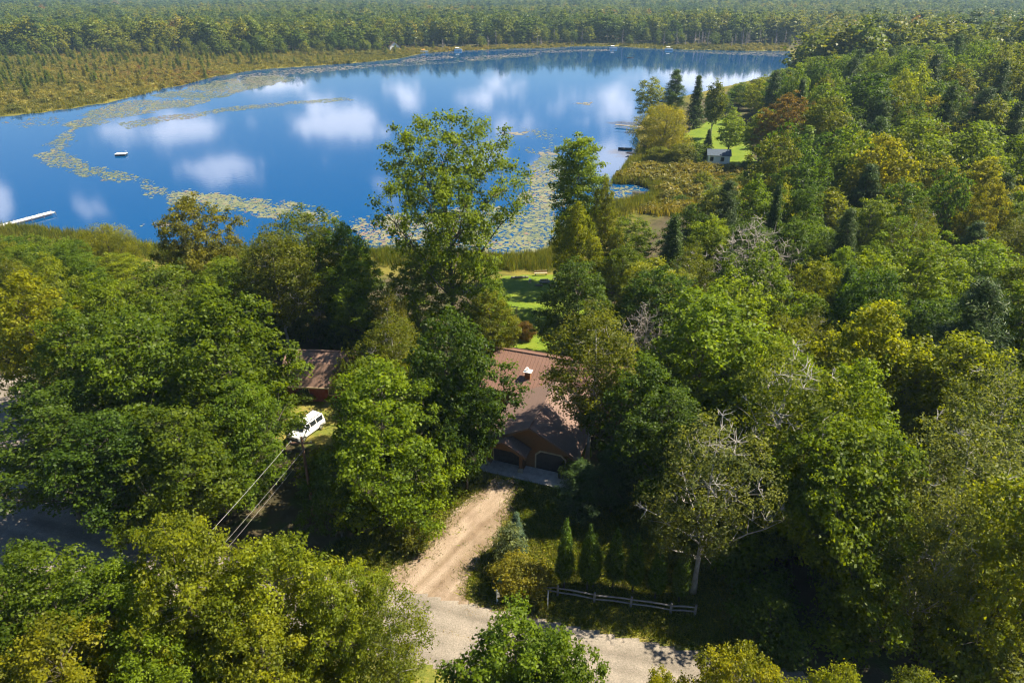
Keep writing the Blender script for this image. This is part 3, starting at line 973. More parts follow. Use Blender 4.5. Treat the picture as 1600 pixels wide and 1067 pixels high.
def open_view(x, y, z, h, r, low):
    ux, uy, dep = proj(x, y, z + h)
    _, by, _ = proj(x, y, z + low)
    rp = F * r / dep
    if uy < np.interp(ux, SKY_X, SKY_Y):
        return False
    for (a, b, c, d, D) in WINDOWS:
        if y < D and ux + rp * .8 > a and ux - rp * .8 < c and by > b and uy < d:
            return False
    return True


# what the photograph shows in full sun: no tree of the filled woods may stand in its light
SUNLIT = [(*P(460, 590, 3.5)[:2], 3.8), (*P(490, 575, 4)[:2], 4.6), (*P(470, 655, 1.9)[:2], 1.9), (*P(881, 920)[:2], 3.6), (*P(917, 922)[:2], 3.8), (*P(812, 922)[:2], 2.6),
          (*P(830, 570, 4.5)[:2], 4.6), (*P(800, 560, 5)[:2], 5.0), (*P(830, 450)[:2], 0), (*P(800, 455)[:2], 0), (*P(700, 860)[:2], 0), (*P(650, 930)[:2], 0), (*P(690, 900)[:2], 0), (*P(797, 878)[:2], 3)]
_sx, _sy, _st = math.sin(SUN_AZ), math.cos(SUN_AZ), math.tan(SUN_EL)


def sun_blocks(x, y, z, h, r):
    for (a, b, c) in SUNLIT:
        along = (x - a) * _sx + (y - b) * _sy
        off = abs((x - a) * _sy - (y - b) * _sx)
        if along > 0 and off < .9 * r and z + 1.0 < c + (along + r * .5) * _st and c + (along - r * .5) * _st < z + h:
            return True
    return False


def clear_ground(X, Y):
    ok = (lake_sd(X, Y) > 3) & (edge_dist(np.array(ROAD_C), X, Y, False) > 4.2) & (edge_dist(np.array(ROAD2), X, Y, False) > 4.5)
    for p in NOGO:
        ok &= ~inside(p, X, Y)
    return ok


for t_, hro in zip(TREES, HERO):
    if sun_blocks(t_[0], t_[1], 0, t_[3], t_[2]): print('shades', hro[2], hro[3], hro[7])
KINDS = [('maple_tree', 'maple', ['maple_a', 'maple_b', 'maple_c', 'maple_d', 'maple_e'], ['mid_0', 'mid_2', 'mid_5', 'mid_6']), ('oak_tree', 'oak', ['oak_a', 'oak_b'], ['mid_1', 'mid_3', 'mid_7']),
         ('birch_tree', 'birch', ['birch_a', 'birch_b'], ['mid_4']), ('pine_tree', 'pine', ['pine_a'], ['mid_pine']), ('spruce_tree', 'spruce', ['spruce_a'], ['mid_spruce'])]
CW = {'maple': ['mid green', 'bright green', 'yellow green', 'deep green', 'olive green', 'golden green'], 'oak': ['mid green', 'deep green', 'olive green', 'bright green'],
      'birch': ['olive green', 'grey green'], 'pine': ['dark blue green', 'deep green'], 'spruce': ['deep green']}
CP = {'maple': [.28, .26, .2, .1, .1, .06], 'oak': [.38, .28, .2, .14], 'birch': [.6, .4], 'pine': [.6, .4], 'spruce': [1]}


MARKS = {}      # landmark phrase -> place
SHORT = {'tallest yellow green maple': 'tallest roadside maple', 'sparse aspen': 'sparse aspen', 'dense green oak on': 'roadside oak', 'largest round maple': 'largest round maple',
         'golden maple rising': 'golden dockside maple', 'wide lower maple': 'wide ditch maple', 'deep green maple overhanging': 'side road junction', 'full leafed oak': 'full leafed oak',
         'dark tall maple': 'garage left wall', 'giant open': 'giant cottonwood', 'broad maple with rust': 'rust topped maple', 'tall olive birch': 'tall olive birch',
         'small golden willow': 'small golden willow', 'tall birch with pale': 'garage side birch', 'slender upright': 'slender poplar', 'wide bright green': 'wide bright maple',
         'grey green birch with many': 'white limbed birch', 'half dead': 'half dead birch', 'big full maple': 'big full maple', 'billowing': 'billowing yellow maple',
         'grey green birch with a few': 'few limbed birch', 'thin grey': 'thin grey birch', 'dark blue green pine': 'dark blue pine', 'bare grey dead': 'bare dead tree',
         'dark round pine': 'dark round pine', 'broad golden maple': 'broad golden maple', 'round yellow green maple': 'pale trunked maple', 'maple with a russet': 'russet topped maple',
         'dark pine standing': 'dark hilltop pine', 'large golden willow': 'large golden willow', 'tall tiered': 'tiered pine', 'small spruce on': 'white shed',
         'bright green maple with upright boughs beyond': 'upright bright maple', 'pointed light': 'light pointed spruce', 'dark pointed': 'dark pointed spruce'}
for (t_, hro) in zip(TREES, HERO):
    for k_, v_ in SHORT.items():
        if hro[7].startswith(k_): MARKS[v_] = (t_[0], t_[1])
MARKS['red barn'] = tuple(P(490, 620)[:2]); MARKS['hill crest'] = (230, 330); MARKS['far right shore'] = (150, 330); MARKS['rail fence'] = tuple(P(1000, 945)[:2])


def between(x, y):
    n = sorted(MARKS, key=lambda k: math.hypot(MARKS[k][0] - x, MARKS[k][1] - y))[:2]
    return 'between the %s and the %s' % tuple(n)


def fill(poly, spacing, seed, zone, hmin, hmax, weights, far_y, stop=lambda x, y: False):
    g = np.random.default_rng(seed)
    n = 0
    for x, y in scatter(poly, spacing, seed, clear_ground):
        if stop(x, y): continue
        ki = g.choice(5, p=weights)
        nme, word, near, mid = KINDS[ki]
        h = g.uniform(hmin, hmax); r = (g.uniform(3.4, 5.2) if ki < 2 else g.uniform(2.8, 4.0)) * (1.28 if y > 112 else 1)
        if ki == 4: r *= .8
        z = hz(x, y)
        if any(math.hypot(x - a, y - b) < .62 * (r + q) for a, b, q, _ in TREES): continue
        ok = False
        if sun_blocks(x, y, z, h, r): continue
        for hh in (h, h * .84, h * .68, h * .5):
            if open_view(x, y, z, hh, r, 1.5): ok = True; h = hh; break
        if not ok: continue
        ux, uy, dep = proj(x, y, z + h)
        if ux < -180 or ux > 1780 or proj(x, y, z)[1] < 0 or uy > 1110: continue
        c = g.choice(CW[word], p=CP[word])
        key = (mid if y > far_y else near)[g.integers(len(mid if y > far_y else near))]
        lab = '%s %s %s' % (c, word, between(x, y))
        put(nme, key, x, y, h, r, c, lab, group=lab, z=z)
        n += 1
    return n


n1 = fill(LEFT, lambda y: 6.0, 101, 'wood by the barn', 11, 16.5, [.55, .31, .14, 0, 0], 105)
n2 = fill(RIGHT, lambda y: 5.4, 102, 'wood by the garage', 12, 17.5, [.48, .24, .19, .06, .03], 105, stop=lambda x, y: y > 112)
n3 = fill(RIGHT, lambda y: 8.2 + y * .010, 103, 'wood on the rise', 15, 21, [.5, .32, .08, .08, .02], 105, stop=lambda x, y: y <= 112 or (y > 330 and not (x < .47 * y and y < 470)))


def understory(poly, step, seed, zone, ymax=85, h0=3.0, h1=6.5):
    """saplings that fill the shade under the tall trees where the wood meets road, drive and clearings"""
    g = np.random.default_rng(seed)
    n = 0
    low = []
    for x, y in scatter(poly, lambda q: step, seed, clear_ground):
        h = g.uniform(h0, h1); r = g.uniform(1.9, 2.9)
        ux, uy, dep = proj(x, y, h)
        if y > ymax or ux < -40 or ux > 1660 or uy > 1090: continue
        if any(math.hypot(x - a, y - b) < 2.2 for a, b in low): continue
        if any(math.hypot(x - a, y - b) < 1.2 for a, b, _, _ in TREES): continue
        if not open_view(x, y, 0, h, r, .3) or sun_blocks(x, y, 0, h, r): continue
        low.append((x, y))
        c = g.choice(['deep green', 'mid green', 'olive green'], p=[.5, .35, .15])
        T = len(TREES)
        lab = 'low %s sapling %s' % (c, between(x, y))
        put('sapling', 'bush_b', x, y, h, r, c, lab, group=lab, z=hz(x, y))
        del TREES[T:]
        n += 1
    return n


n4 = understory(RIGHT, 3.6, 201, 'wood by the garage')
n5 = understory(LEFT, 3.8, 202, 'wood by the barn')
n6 = understory(pxpoly([(-60, 372), (60, 374), (205, 398), (260, 408), (400, 402), (560, 402), (690, 420), (690, 450), (420, 440), (220, 450), (-60, 430)], -.6), 3.4, 203, 'shore', 200, 2.0, 4.6)
n7 = understory(pxpoly([(1000, 300), (1060, 270), (1160, 270), (1230, 300), (1180, 330), (1060, 335)], -.6), 4.4, 204, 'point', 260, 1.6, 3.6)
print('wood trees', n1, n2, n3, n4, n5, n6, n7)

# ------------------------------------------------------------------ instanced stuff: the far woods, the marsh, reeds
def far_proto(name, kind, seed, h, r, base, n_clump, clump_r, per, leaf, mat, **kw):
    t, c, _, _ = tree_proto(kind, seed, h, r, base, n_clump, clump_r, per, leaf, sides=(4, 3, 3), twig=False, **kw)
    n = len(c.vertices)
    bm = bmesh.new(); bm.from_mesh(c)
    nf = len(bm.faces)
    bm.from_mesh(t)
    bm.faces.ensure_lookup_table()
    for f in bm.faces[nf:]: f.material_index = 1
    me = bpy.data.meshes.new(name); bm.to_mesh(me); bm.free()
    me.materials.append(mat); me.materials.append(kw.get('bark', M['bark']) if False else M['bark'])
    return bpy.data.objects.new(name, me)


def gn_scatter(name, pts, scl, rot, idx, protos, label, cat):
    me = bpy.data.meshes.new(name)
    pts = np.asarray(pts, np.float32)
    me.vertices.add(len(pts)); me.vertices.foreach_set('co', pts.ravel())
    for nm, dat, ty in (('scl', scl, 'FLOAT_VECTOR'), ('rot', rot, 'FLOAT_VECTOR')):
        a = me.attributes.new(nm, ty, 'POINT'); a.data.foreach_set('vector', np.asarray(dat, np.float32).ravel())
    a = me.attributes.new('pick', 'INT', 'POINT'); a.data.foreach_set('value', np.asarray(idx, np.int32))
    ob = link(name, me)
    pc = bpy.data.collections.new(name + '_kinds')
    for i, p in enumerate(protos):
        p.name = '%02d_%s' % (i, p.name); pc.objects.link(p)
    ng = bpy.data.node_groups.new(name, 'GeometryNodeTree')
    ng.interface.new_socket('Geometry', in_out='INPUT', socket_type='NodeSocketGeometry')
    ng.interface.new_socket('Geometry', in_out='OUTPUT', socket_type='NodeSocketGeometry')
    N, L = ng.nodes, ng.links
    gi, go = N.new('NodeGroupInput'), N.new('NodeGroupOutput')
    ip = N.new('GeometryNodeInstanceOnPoints')
    ci = N.new('GeometryNodeCollectionInfo')
    ci.inputs['Collection'].default_value = pc
    ci.inputs['Separate Children'].default_value = True
    ci.inputs['Reset Children'].default_value = True
    def attr(nm, ty):
        q = N.new('GeometryNodeInputNamedAttribute'); q.data_type = ty; q.inputs['Name'].default_value = nm
        return q.outputs['Attribute']
    L.new(gi.outputs[0], ip.inputs['Points'])
    L.new(ci.outputs[0], ip.inputs['Instance'])
    ip.inputs['Pick Instance'].default_value = True
    L.new(attr('pick', 'INT'), ip.inputs['Instance Index'])
    L.new(attr('rot', 'FLOAT_VECTOR'), ip.inputs['Rotation'])
    L.new(attr('scl', 'FLOAT_VECTOR'), ip.inputs['Scale'])
    L.new(ip.outputs[0], go.inputs[0])
    mod = ob.modifiers.new('scatter', 'NODES'); mod.node_group = ng
    tag(ob, label, cat, kind='stuff')
    return ob


def ramp_leaf(name, stops, tr=.3):
    m = leaf_material(name, instancer=True, translucency=tr)
    for n in m.node_tree.nodes:
        if n.type == 'VALTORGB' and any(l.from_node.type == 'MATH' for l in n.inputs[0].links):
            e = n.color_ramp.elements
            while len(e) > 1: e.remove(e[-1])
            e[0].position, e[0].color = stops[0][0], (*stops[0][1], 1)
            for p, c in stops[1:]:
                q = e.new(p); q.color = (*c, 1)
    return m


M['far_leaf'] = ramp_leaf('far_leaf', [(0, (.036, .070, .012)), (.3, (.062, .098, .012)), (.6, (.098, .125, .012)), (.85, (.135, .142, .014)), (.97, (.16, .135, .018)), (1, (.16, .085, .02))])
M['far_needle'] = ramp_leaf('far_needle', [(0, (.022, .048, .022)), (1, (.045, .075, .025))], .15)
M['snag'] = plain('snag_wood', (.26, .22, .22), .9)
M['marsh_leaf'] = ramp_leaf('marsh_leaf', [(0, (.07, .085, .02)), (.4, (.12, .12, .024)), (.75, (.17, .15, .03)), (1, (.15, .10, .035))])
M['reed'] = ramp_leaf('reed', [(0, (.06, .10, .018)), (.5, (.12, .14, .026)), (.85, (.17, .16, .04)), (1, (.20, .13, .05))])

fp = [far_proto('broadleaf_a', 'maple', 61, 18, 5.0, 3, 70, 1.5, 13, 1.15, M['far_leaf'], lump=.25),
      far_proto('broadleaf_b', 'oak', 62, 17, 5.2, 3, 70, 1.5, 13, 1.15, M['far_leaf'], lump=.3),
      far_proto('broadleaf_c', 'birch', 63, 19, 4.0, 4, 60, 1.3, 13, 1.0, M['far_leaf'], lump=.3),
      far_proto('conifer_a', 'pine', 64, 21, 3.6, 3, 75, 1.2, 9, 1.2, M['far_needle'], aspect=.35, flat=.5),
      far_proto('conifer_b', 'spruce', 65, 18, 2.8, 1, 75, .9, 9, 1.0, M['far_needle'], aspect=.35, flat=.5)]
# a dead snag: trunk with stubs, no leaves
sb = MB(); sb.tube([(0, 0, -.3), (.1, 0, 5), (0, .15, 11)], [.22, .15, .04], 5)
g = np.random.default_rng(66)
for i in range(46):
    z_ = 1.5 + i * .19; a_ = g.uniform(0, 6.28); l_ = g.uniform(.6, 2.0) * (1 - i / 70)
    sb.tube([(0, 0, z_), (l_ * math.cos(a_), l_ * math.sin(a_), z_ + l_ * .5)], [.07, .03], 3, cap=False)
me_ = sb.mesh('snag'); me_.materials.append(M['snag'])
fp.append(bpy.data.objects.new('snag', me_))

g = np.random.default_rng(70)
pts = []
for (d0, d1, s) in ((240, 520, 8.6), (520, 900, 9.4), (900, 1500, 11.5), (1500, 3000, 15)):
    n = int(R(100) * .5 * (d1 ** 2 - d0 ** 2) / (s * s))
    d = np.sqrt(g.uniform(d0 ** 2, d1 ** 2, n)); a = g.uniform(R(-50), R(50), n)
    pts.append(np.stack([d * np.sin(a), d * np.cos(a)], 1))
pts = np.concatenate(pts)
X, Y = pts[:, 0], pts[:, 1]
sd = lake_sd(X, Y)
WOOD_EDGE = np.array([P(x, y, 0)[:2] for x, y in [(-600, 84), (-300, 86), (0, 92), (120, 90), (230, 87), (330, 89), (440, 87), (540, 82), (600, 79), (680, 76), (800, 72.5), (900, 70), (1000, 72), (1120, 74), (1240, 75)]])
beyond = np.interp(X / Y, WOOD_EDGE[:, 0] / WOOD_EDGE[:, 1], WOOD_EDGE[:, 1]) + 14 * wob(X, Y, 60)
keep = ((Y > beyond) & (sd > 8) & (X / Y < .40)) | ((X / Y >= .40) & (sd > 8) & (Y > 330)) | ((X / Y >= .40) & (Y > 240) & ~inside(RIGHT, X, Y) & (X > 0) & (sd > 6) & (Y > 300))
clear = (wob(X, Y, 330) > .95) & (Y > 1000)          # a few far clearings
keep &= ~clear
X, Y, sd = X[keep], Y[keep], sd[keep]
Z = height(X, Y)
n = len(X)
conif = np.clip(.14 + .22 * wob(X, Y, 150) + .25 * (np.hypot(X, Y) > 1300), 0, .8)
u = g.random(n)
pick = np.where(u < conif, g.integers(3, 5, n), g.integers(0, 3, n))
h_ = g.uniform(.85, 1.32, n) * (1 + .10 * wob(Y, X, 40) + .16 * wob(X, Y, 110))
edge_low = np.clip((Y - np.interp(X / Y, WOOD_EDGE[:, 0] / WOOD_EDGE[:, 1], WOOD_EDGE[:, 1])) / 26, .5, 1)
h_ = np.where(X / Y < .40, h_ * edge_low, h_)
w_ = h_ * g.uniform(1.05, 1.65, n)
# grey belt of drowned trees at the edge of the far wood
sn = (X / Y < .42) & (X / Y > -.35) & (edge_low < .95) & (g.random(n) < np.clip(.32 + 1.0 * (X / Y), .12, .8))
pick = np.where(sn, 5, pick)
h_ = np.where(sn, g.uniform(.7, 1.3, n), h_); w_ = np.where(sn, 1.2, w_)
far_scl = np.stack([w_, w_, h_], 1)
far_rot = np.stack([np.zeros(n), np.zeros(n), g.uniform(0, 6.28, n)], 1)
gn_scatter('far_forest', np.stack([X, Y, Z], 1), far_scl, far_rot, pick, fp, 'endless mixed forest behind the lake and marsh fading into haze', 'forest')
print('far trees', n)

# marsh shrubs and tussocks
mp = [far_proto('marsh_bush_a', 'bush', 71, 2.2, 1.6, .05, 26, .6, 14, .42, M['marsh_leaf'], trunk_r=.05, lump=.3),
      far_proto('marsh_bush_b', 'bush', 72, 1.5, 1.8, .02, 26, .6, 12, .42, M['marsh_leaf'], trunk_r=.05, lump=.35),
      far_proto('marsh_cedar', 'spruce', 73, 5.0, 1.1, .1, 60, .45, 9, .45, M['far_leaf'], trunk_r=.07, aspect=.4)]


def blades(name, n, spread, h0, h1, w, mat, seed, lean=.25):
    g = np.random.default_rng(seed)
    b = g.normal(0, spread, (n, 2)); a = g.uniform(0, 6.28, n); hh = g.uniform(h0, h1, n)
    dx, dy = np.cos(a) * w / 2, np.sin(a) * w / 2
    l = g.normal(0, lean, (n, 2)) * hh[:, None]
    V = np.stack([np.stack([b[:, 0] - dx, b[:, 1] - dy, np.zeros(n) - .02], 1), np.stack([b[:, 0] + dx, b[:, 1] + dy, np.zeros(n) - .02], 1),
                  np.stack([b[:, 0] + dx * .7 + l[:, 0] * .45, b[:, 1] + dy * .7 + l[:, 1] * .45, hh * .6], 1), np.stack([b[:, 0] + l[:, 0], b[:, 1] + l[:, 1], hh], 1)], 1).reshape(-1, 3)
    me = np_mesh(name, V, np.arange(4 * n).reshape(-1, 4), var=g.random(n)); me.materials.append(mat)
    return bpy.data.objects.new(name, me)


mp.append(blades('tussock', 22, .45, .5, 1.1, .14, M['marsh_leaf'], 74))
lo, hi = MARSH_W.min(0), MARSH_W.max(0)
Q = g.uniform((max(lo[0], -520), lo[1]), (hi[0], hi[1]), (60000, 2))
Q = Q[(np.abs(Q[:, 0] / Q[:, 1]) < .9)]
sdq = lake_sd(Q[:, 0], Q[:, 1])
Q = Q[inside(MARSH_W, Q[:, 0], Q[:, 1]) & (sdq > .8)]
sdq = lake_sd(Q[:, 0], Q[:, 1])
pt = pxpoly([(962, 287), (990, 262), (1060, 266), (1150, 280), (1230, 300), (1180, 335), (1060, 345), (1000, 335), (1040, 318), (1030, 300)], -1)
e = g.uniform(pt.min(0), pt.max(0), (5200, 2)); e = e[inside(pt, e[:, 0], e[:, 1]) & (lake_sd(e[:, 0], e[:, 1]) > .5)]
Q = np.concatenate([Q, e]); sdq = lake_sd(Q[:, 0], Q[:, 1])
shr = np.clip(.06 + sdq / 240 + .36 * wob(Q[:, 0], Q[:, 1], 28), .02, .6) - .12 * (Q[:, 1] < 200)
u = g.random(len(Q))
pick = np.where(u < shr, np.where(g.random(len(Q)) < np.clip(sdq / 420, 0, .16) * (Q[:, 1] > 200), 2, g.integers(0, 2, len(Q))), 3)
s_ = g.uniform(.7, 1.35, len(Q)) * np.where(pick == 3, 1.3, 1.0)
gn_scatter('marsh_shrubs', np.stack([Q[:, 0], Q[:, 1], height(Q[:, 0], Q[:, 1])], 1), np.stack([s_ * 1.1, s_ * 1.1, s_], 1),
           np.stack([0 * s_, 0 * s_, g.uniform(0, 6.28, len(Q))], 1), pick, mp, 'olive and yellow marsh shrubs and sedge along the left bank', 'marsh plants')
print('marsh', len(Q))

# reeds along the near shores
rp = [blades('reed_a', 26, .35, 1.1, 2.2, .07, M['reed'], 75, .12), blades('reed_b', 26, .4, .8, 1.6, .08, M['reed'], 76, .2)]
NEAR = np.array([P(x, y, WATER)[:2] for x, y in NEAR_PX])
seg = g.integers(8, len(NEAR) - 3, 12000); t = g.random(12000)[:, None]
q = NEAR[seg] * (1 - t) + NEAR[seg + 1] * t + g.normal(0, 2.6, (12000, 2))
sdq = lake_sd(q[:, 0], q[:, 1])
q = q[(sdq > -.8) & (sdq < 7) & ((q[:, 0] > -24) | (g.random(len(q)) < .3))]
# rough wet ground of the little point on the right
pt = pxpoly([(962, 287), (990, 262), (1060, 266), (1150, 280), (1180, 300), (1060, 320), (1030, 300)], -1)
e = g.uniform(pt.min(0), pt.max(0), (700, 2)); e = e[inside(pt, e[:, 0], e[:, 1])]
e = e[lake_sd(e[:, 0], e[:, 1]) > 0]
q = np.concatenate([q, e])
s_ = g.uniform(.7, 1.2, len(q))
gn_scatter('shore_reeds', np.stack([q[:, 0], q[:, 1], np.maximum(height(q[:, 0], q[:, 1]), WATER - .1)], 1), np.stack([s_, s_, s_], 1),
           np.stack([0 * s_, 0 * s_, g.uniform(0, 6.28, len(q))], 1), g.integers(0, 2, len(q)), rp, 'tall yellow green reeds and cattails fringing the near shore', 'reeds')

# rough grass on the verges and in the clearing
M['blade'] = ramp_leaf('grass_blade', [(0, (.07, .105, .016)), (.55, (.13, .145, .022)), (1, (.24, .19, .07))])
gp = [blades('grass_a', 14, .13, .10, .28, .035, M['blade'], 77, .5), blades('grass_b', 12, .16, .06, .2, .04, M['blade'], 78, .6)]
poly = pxpoly([(470, 880), (640, 800), (745, 735), (960, 745), (1080, 800), (1160, 900), (1250, 1060), (1000, 1045), (860, 985), (760, 975), (430, 930)])
q = g.uniform(poly.min(0), poly.max(0), (40000, 2)); q = q[inside(poly, q[:, 0], q[:, 1])]
DRIVE = pxpoly([(772, 742), (740, 770), (705, 795), (690, 818), (655, 858), (610, 890), (545, 925), (520, 990), (760, 1010), (850, 965), (765, 948), (733, 935), (735, 905), (760, 872), (790, 835), (806, 790), (812, 752)])
hp_xy = P(769, 716)[:2]
dd = edge_dist(DRIVE, q[:, 0], q[:, 1]) * np.where(inside(DRIVE, q[:, 0], q[:, 1]), 1, -1)
hv = (q - hp_xy) @ np.array([[math.cos(R(-20)), -math.sin(R(-20))], [math.sin(R(-20)), math.cos(R(-20))]])
q_ok = ~((hv[:, 0] > -1) & (hv[:, 0] < 10) & (hv[:, 1] > -2.6))
dd = np.where(q_ok, dd, 9.0)
q = q[(dd < g.exponential(.45, len(q))) & (edge_dist(np.array(ROAD_C), q[:, 0], q[:, 1], False) > 3.2)]
s_ = g.uniform(.7, 1.5, len(q))
gn_scatter('rough_grass_tufts', np.stack([q[:, 0], q[:, 1], height(q[:, 0], q[:, 1]) + .03], 1), np.stack([s_, s_, s_], 1),
           np.stack([0 * s_, 0 * s_, g.uniform(0, 6.28, len(q))], 1), g.integers(0, 2, len(q)), gp, 'dry and green rough grass beside the sandy drive and road', 'grass')

def pad_mat(name, stops):
    m, nt, bs = mat_new(name)
    at = node(nt, 'ShaderNodeAttribute', attribute_name='var')
    nt.links.new(ramp(nt, stops, at.outputs['Fac']), bs.inputs['Base Color'])
    bs.inputs['Roughness'].default_value = .45
    return m


# fallen leaves and twigs on the drive, thickest along its edges
q = g.uniform(DRIVE.min(0) - 1, DRIVE.max(0) + 1, (26000, 2))
dd = edge_dist(DRIVE, q[:, 0], q[:, 1]) * np.where(inside(DRIVE, q[:, 0], q[:, 1]), 1, -1)
q = q[(dd > -.9) & (g.random(len(q)) < np.exp(-np.abs(dd) / .7) + .008 + .05 * (wob(q[:, 0], q[:, 1], 3) > .7))]
n = len(q)
V = leaf_quads(np.stack([q[:, 0], q[:, 1], height(q[:, 0], q[:, 1]) + .11], 1), np.stack([g.normal(0, .25, n), g.normal(0, .25, n), np.ones(n)], 1), .10, .07, g)
M['litter'] = pad_mat('leaf_litter', [(0, (.09, .055, .03)), (.5, (.17, .11, .045)), (.85, (.22, .17, .05)), (1, (.14, .15, .03))])
tag(link('fallen_leaves', np_mesh('fallen_leaves', V, np.arange(4 * n).reshape(-1, 4), var=g.random(n)), M['litter']), 'brown and yellow fallen leaves along the edges of the drive', 'leaves', kind='stuff')

# ------------------------------------------------------------------ lily pads
M['pad'] = pad_mat('lily_pad', [(0, (.09, .11, .05)), (.5, (.155, .165, .075)), (.85, (.20, .19, .10)), (1, (.19, .12, .08))])
M['weed'] = pad_mat('floating_weed', [(0, (.10, .085, .065)), (.6, (.20, .17, .13)), (1, (.20, .18, .09))])


def pads(name, polys, mat, label, size):
    g = np.random.default_rng(len(name))
    PV, VV = [], []
    for px, dens_, thr in polys:
        thr -= .1
        w = np.array([P(x, y, WATER)[:2] for x, y in px])
        lo, hi = w.min(0), w.max(0)
        n = int(dens_ * (hi - lo).prod())
        q = g.uniform(lo, hi, (n, 2))
        ed = edge_dist(w, q[:, 0], q[:, 1])
        q_in = inside(w, q[:, 0], q[:, 1])
        s = .9 * wob(q[:, 0], q[:, 1], 9) + .7 * wob(q[:, 1], q[:, 0], 3.1) + np.clip(ed / 6, 0, 1) * 1.2 - .7
        q = q[q_in & (s > thr + g.normal(0, .25, n)) & (lake_sd(q[:, 0], q[:, 1]) < -.3)]
        PV.append(q)
    q = np.concatenate(PV); n = len(q)
    k = 6
    a = np.arange(k) / k * 6.283 + g.uniform(0, 6.28, (n, 1))
    r = size * g.lognormal(-.12, .5, (n, 1)).clip(.35, 3.0) * g.uniform(.8, 1.2, (n, k))
    z = WATER + .015 + g.random((n, 1)) * .02
    V = np.stack([q[:, :1] + r * np.cos(a), q[:, 1:] + r * np.sin(a), np.broadcast_to(z, r.shape) + g.uniform(0, .02, r.shape)], -1).reshape(-1, 3)
    me = np_mesh(name, V, np.arange(k * n).reshape(-1, k), k, var=np.clip(.5 + .3 * wob(q[:, 0], q[:, 1], 12) + g.normal(0, .3, n), 0, 1))
    print(name, n)
    return tag(link(name, me, mat), label, 'lily pads', kind='stuff')


BAND = [(95, 195), (140, 172), (200, 158), (262, 143), (345, 124), (430, 118), (480, 122), (400, 140), (340, 155), (300, 167), (205, 182), (140, 200), (118, 225), (122, 248), (170, 262), (230, 280), (300, 296), (400, 309), (470, 316),
        (560, 328), (570, 346), (440, 340), (330, 330), (250, 318), (200, 300), (140, 280), (70, 262), (52, 242), (70, 222)]
pads('lily_pads', [(BAND, 4.2, -.15), ([(250, 300), (330, 303), (420, 312), (560, 328), (640, 340), (640, 372), (540, 352), (420, 342), (300, 326)], 6.0, -.55), ([(180, 192), (300, 175), (380, 165), (550, 151), (555, 157), (380, 172), (200, 202)], 3.0, -.4),
                   ([(795, 408), (795, 330), (815, 300), (826, 262), (850, 240), (882, 250), (890, 300), (880, 402)], 6.0, -.75),
                   ([(540, 348), (600, 333), (690, 326), (800, 318), (800, 402), (600, 402), (570, 380)], 4.5, -.5), ([(0, 186), (100, 178), (120, 196), (60, 205), (0, 205)], 1.2, .4),
                   ([(955, 290), (1020, 290), (1012, 312), (930, 335)], 3, -.4), ([(800, 195), (880, 200), (900, 240), (830, 250)], 1.4, .5), ([(600, 100), (720, 94), (840, 84), (840, 88), (720, 99), (600, 106)], 1.2, -.2)],
     M['pad'], 'yellow green lily pads floating in curved bands on the lake', .24)
pads('floating_weed', [([(330, 128), (400, 113), (480, 107), (600, 100), (640, 92), (700, 86), (720, 90), (620, 102), (520, 112), (430, 122)], .5, -.2), ([(720, 90), (840, 80), (960, 76), (960, 80), (850, 84), (730, 96)], .4, -.3),
                       ([(590, 345), (680, 335), (690, 365), (600, 372)], .9, -.1), ([(1050, 80), (1230, 83), (1230, 90), (1100, 84)], .3, -.2),
                       ([(842, 238), (874, 236), (872, 242), (846, 243)], 1.6, -1.2), ([(784, 208), (826, 206), (826, 211), (786, 212)], 1.2, -1.2), ([(895, 162), (925, 160), (920, 165)], 1.2, -1.2), ([(215, 352), (262, 340), (268, 352), (222, 362)], 1.2, -.8)],
     M['weed'], 'brownish floating weed mats near the banks of the lake', .5)

# ------------------------------------------------------------------ buildings
M['shingle'] = plain('brown_shingles', (.165, .105, .085), .9, scale=9, var=.35, bmp=.02, stretch=(1, 1, 3))
M['roof_metal'] = plain('brown_metal_roof', (.17, .095, .07), .45, scale=.6, var=.10)
M['barn_roof'] = plain('barn_shingles', (.19, .115, .085), .9, scale=10, var=.3, bmp=.02)
M['brown_wall'] = plain('brown_siding', (.19, .085, .03), .75, scale=4, var=.3, stretch=(1, 1, 6))
M['red_wall'] = plain('barn_red', (.17, .028, .02), .8, scale=4, var=.3, stretch=(4, 4, .5))
M['dark_door'] = plain('dark_garage_door', (.035, .03, .035), .5, scale=3)
M['trim'] = plain('tan_trim', (.42, .33, .22), .7)
M['white'] = plain('white_paint', (.78, .77, .74), .55, var=.08)
M['glass'] = plain('dark_glass', (.02, .025, .03), .08, var=.1)
M['navy_roof'] = plain('blue_grey_roof', (.035, .06, .10), .7)
M['steel'] = plain('galvanised', (.62, .63, .64), .35, .8, var=.1)
M['stone'] = plain('field_stone', (.33, .30, .26), .9, scale=4)
M['wood'] = plain('weathered_wood', (.22, .195, .17), .9, scale=5, var=.35, stretch=(.4, 4, 4))
M['log'] = plain('log_wood', (.40, .31, .20), .9, scale=5, var=.3)
M['pole'] = plain('pole_wood', (.16, .085, .05), .9, scale=6, var=.3)
M['black'] = plain('black_plastic', (.02, .02, .022), .45)
M['tyre'] = plain('tyre_rubber', (.025, .025, .025), .9)
M['lime'] = plain('lime_lid', (.30, .36, .05), .5)
M['green_sign'] = plain('green_sign', (.02, .16, .09), .5)
M['van_white'] = plain('van_white', (.80, .80, .80), .25, var=.04)
M['teal'] = plain('teal_hull', (.05, .22, .26), .4)
M['tan_hull'] = plain('tan_hull', (.5, .42, .3), .5)
M['orange'] = plain('orange_canvas', (.65, .35, .08), .7)
M['wire'] = plain('aluminium_wire', (.32, .31, .30), .7)
M['soil'] = plain('ash_soil', (.10, .085, .07), .95)


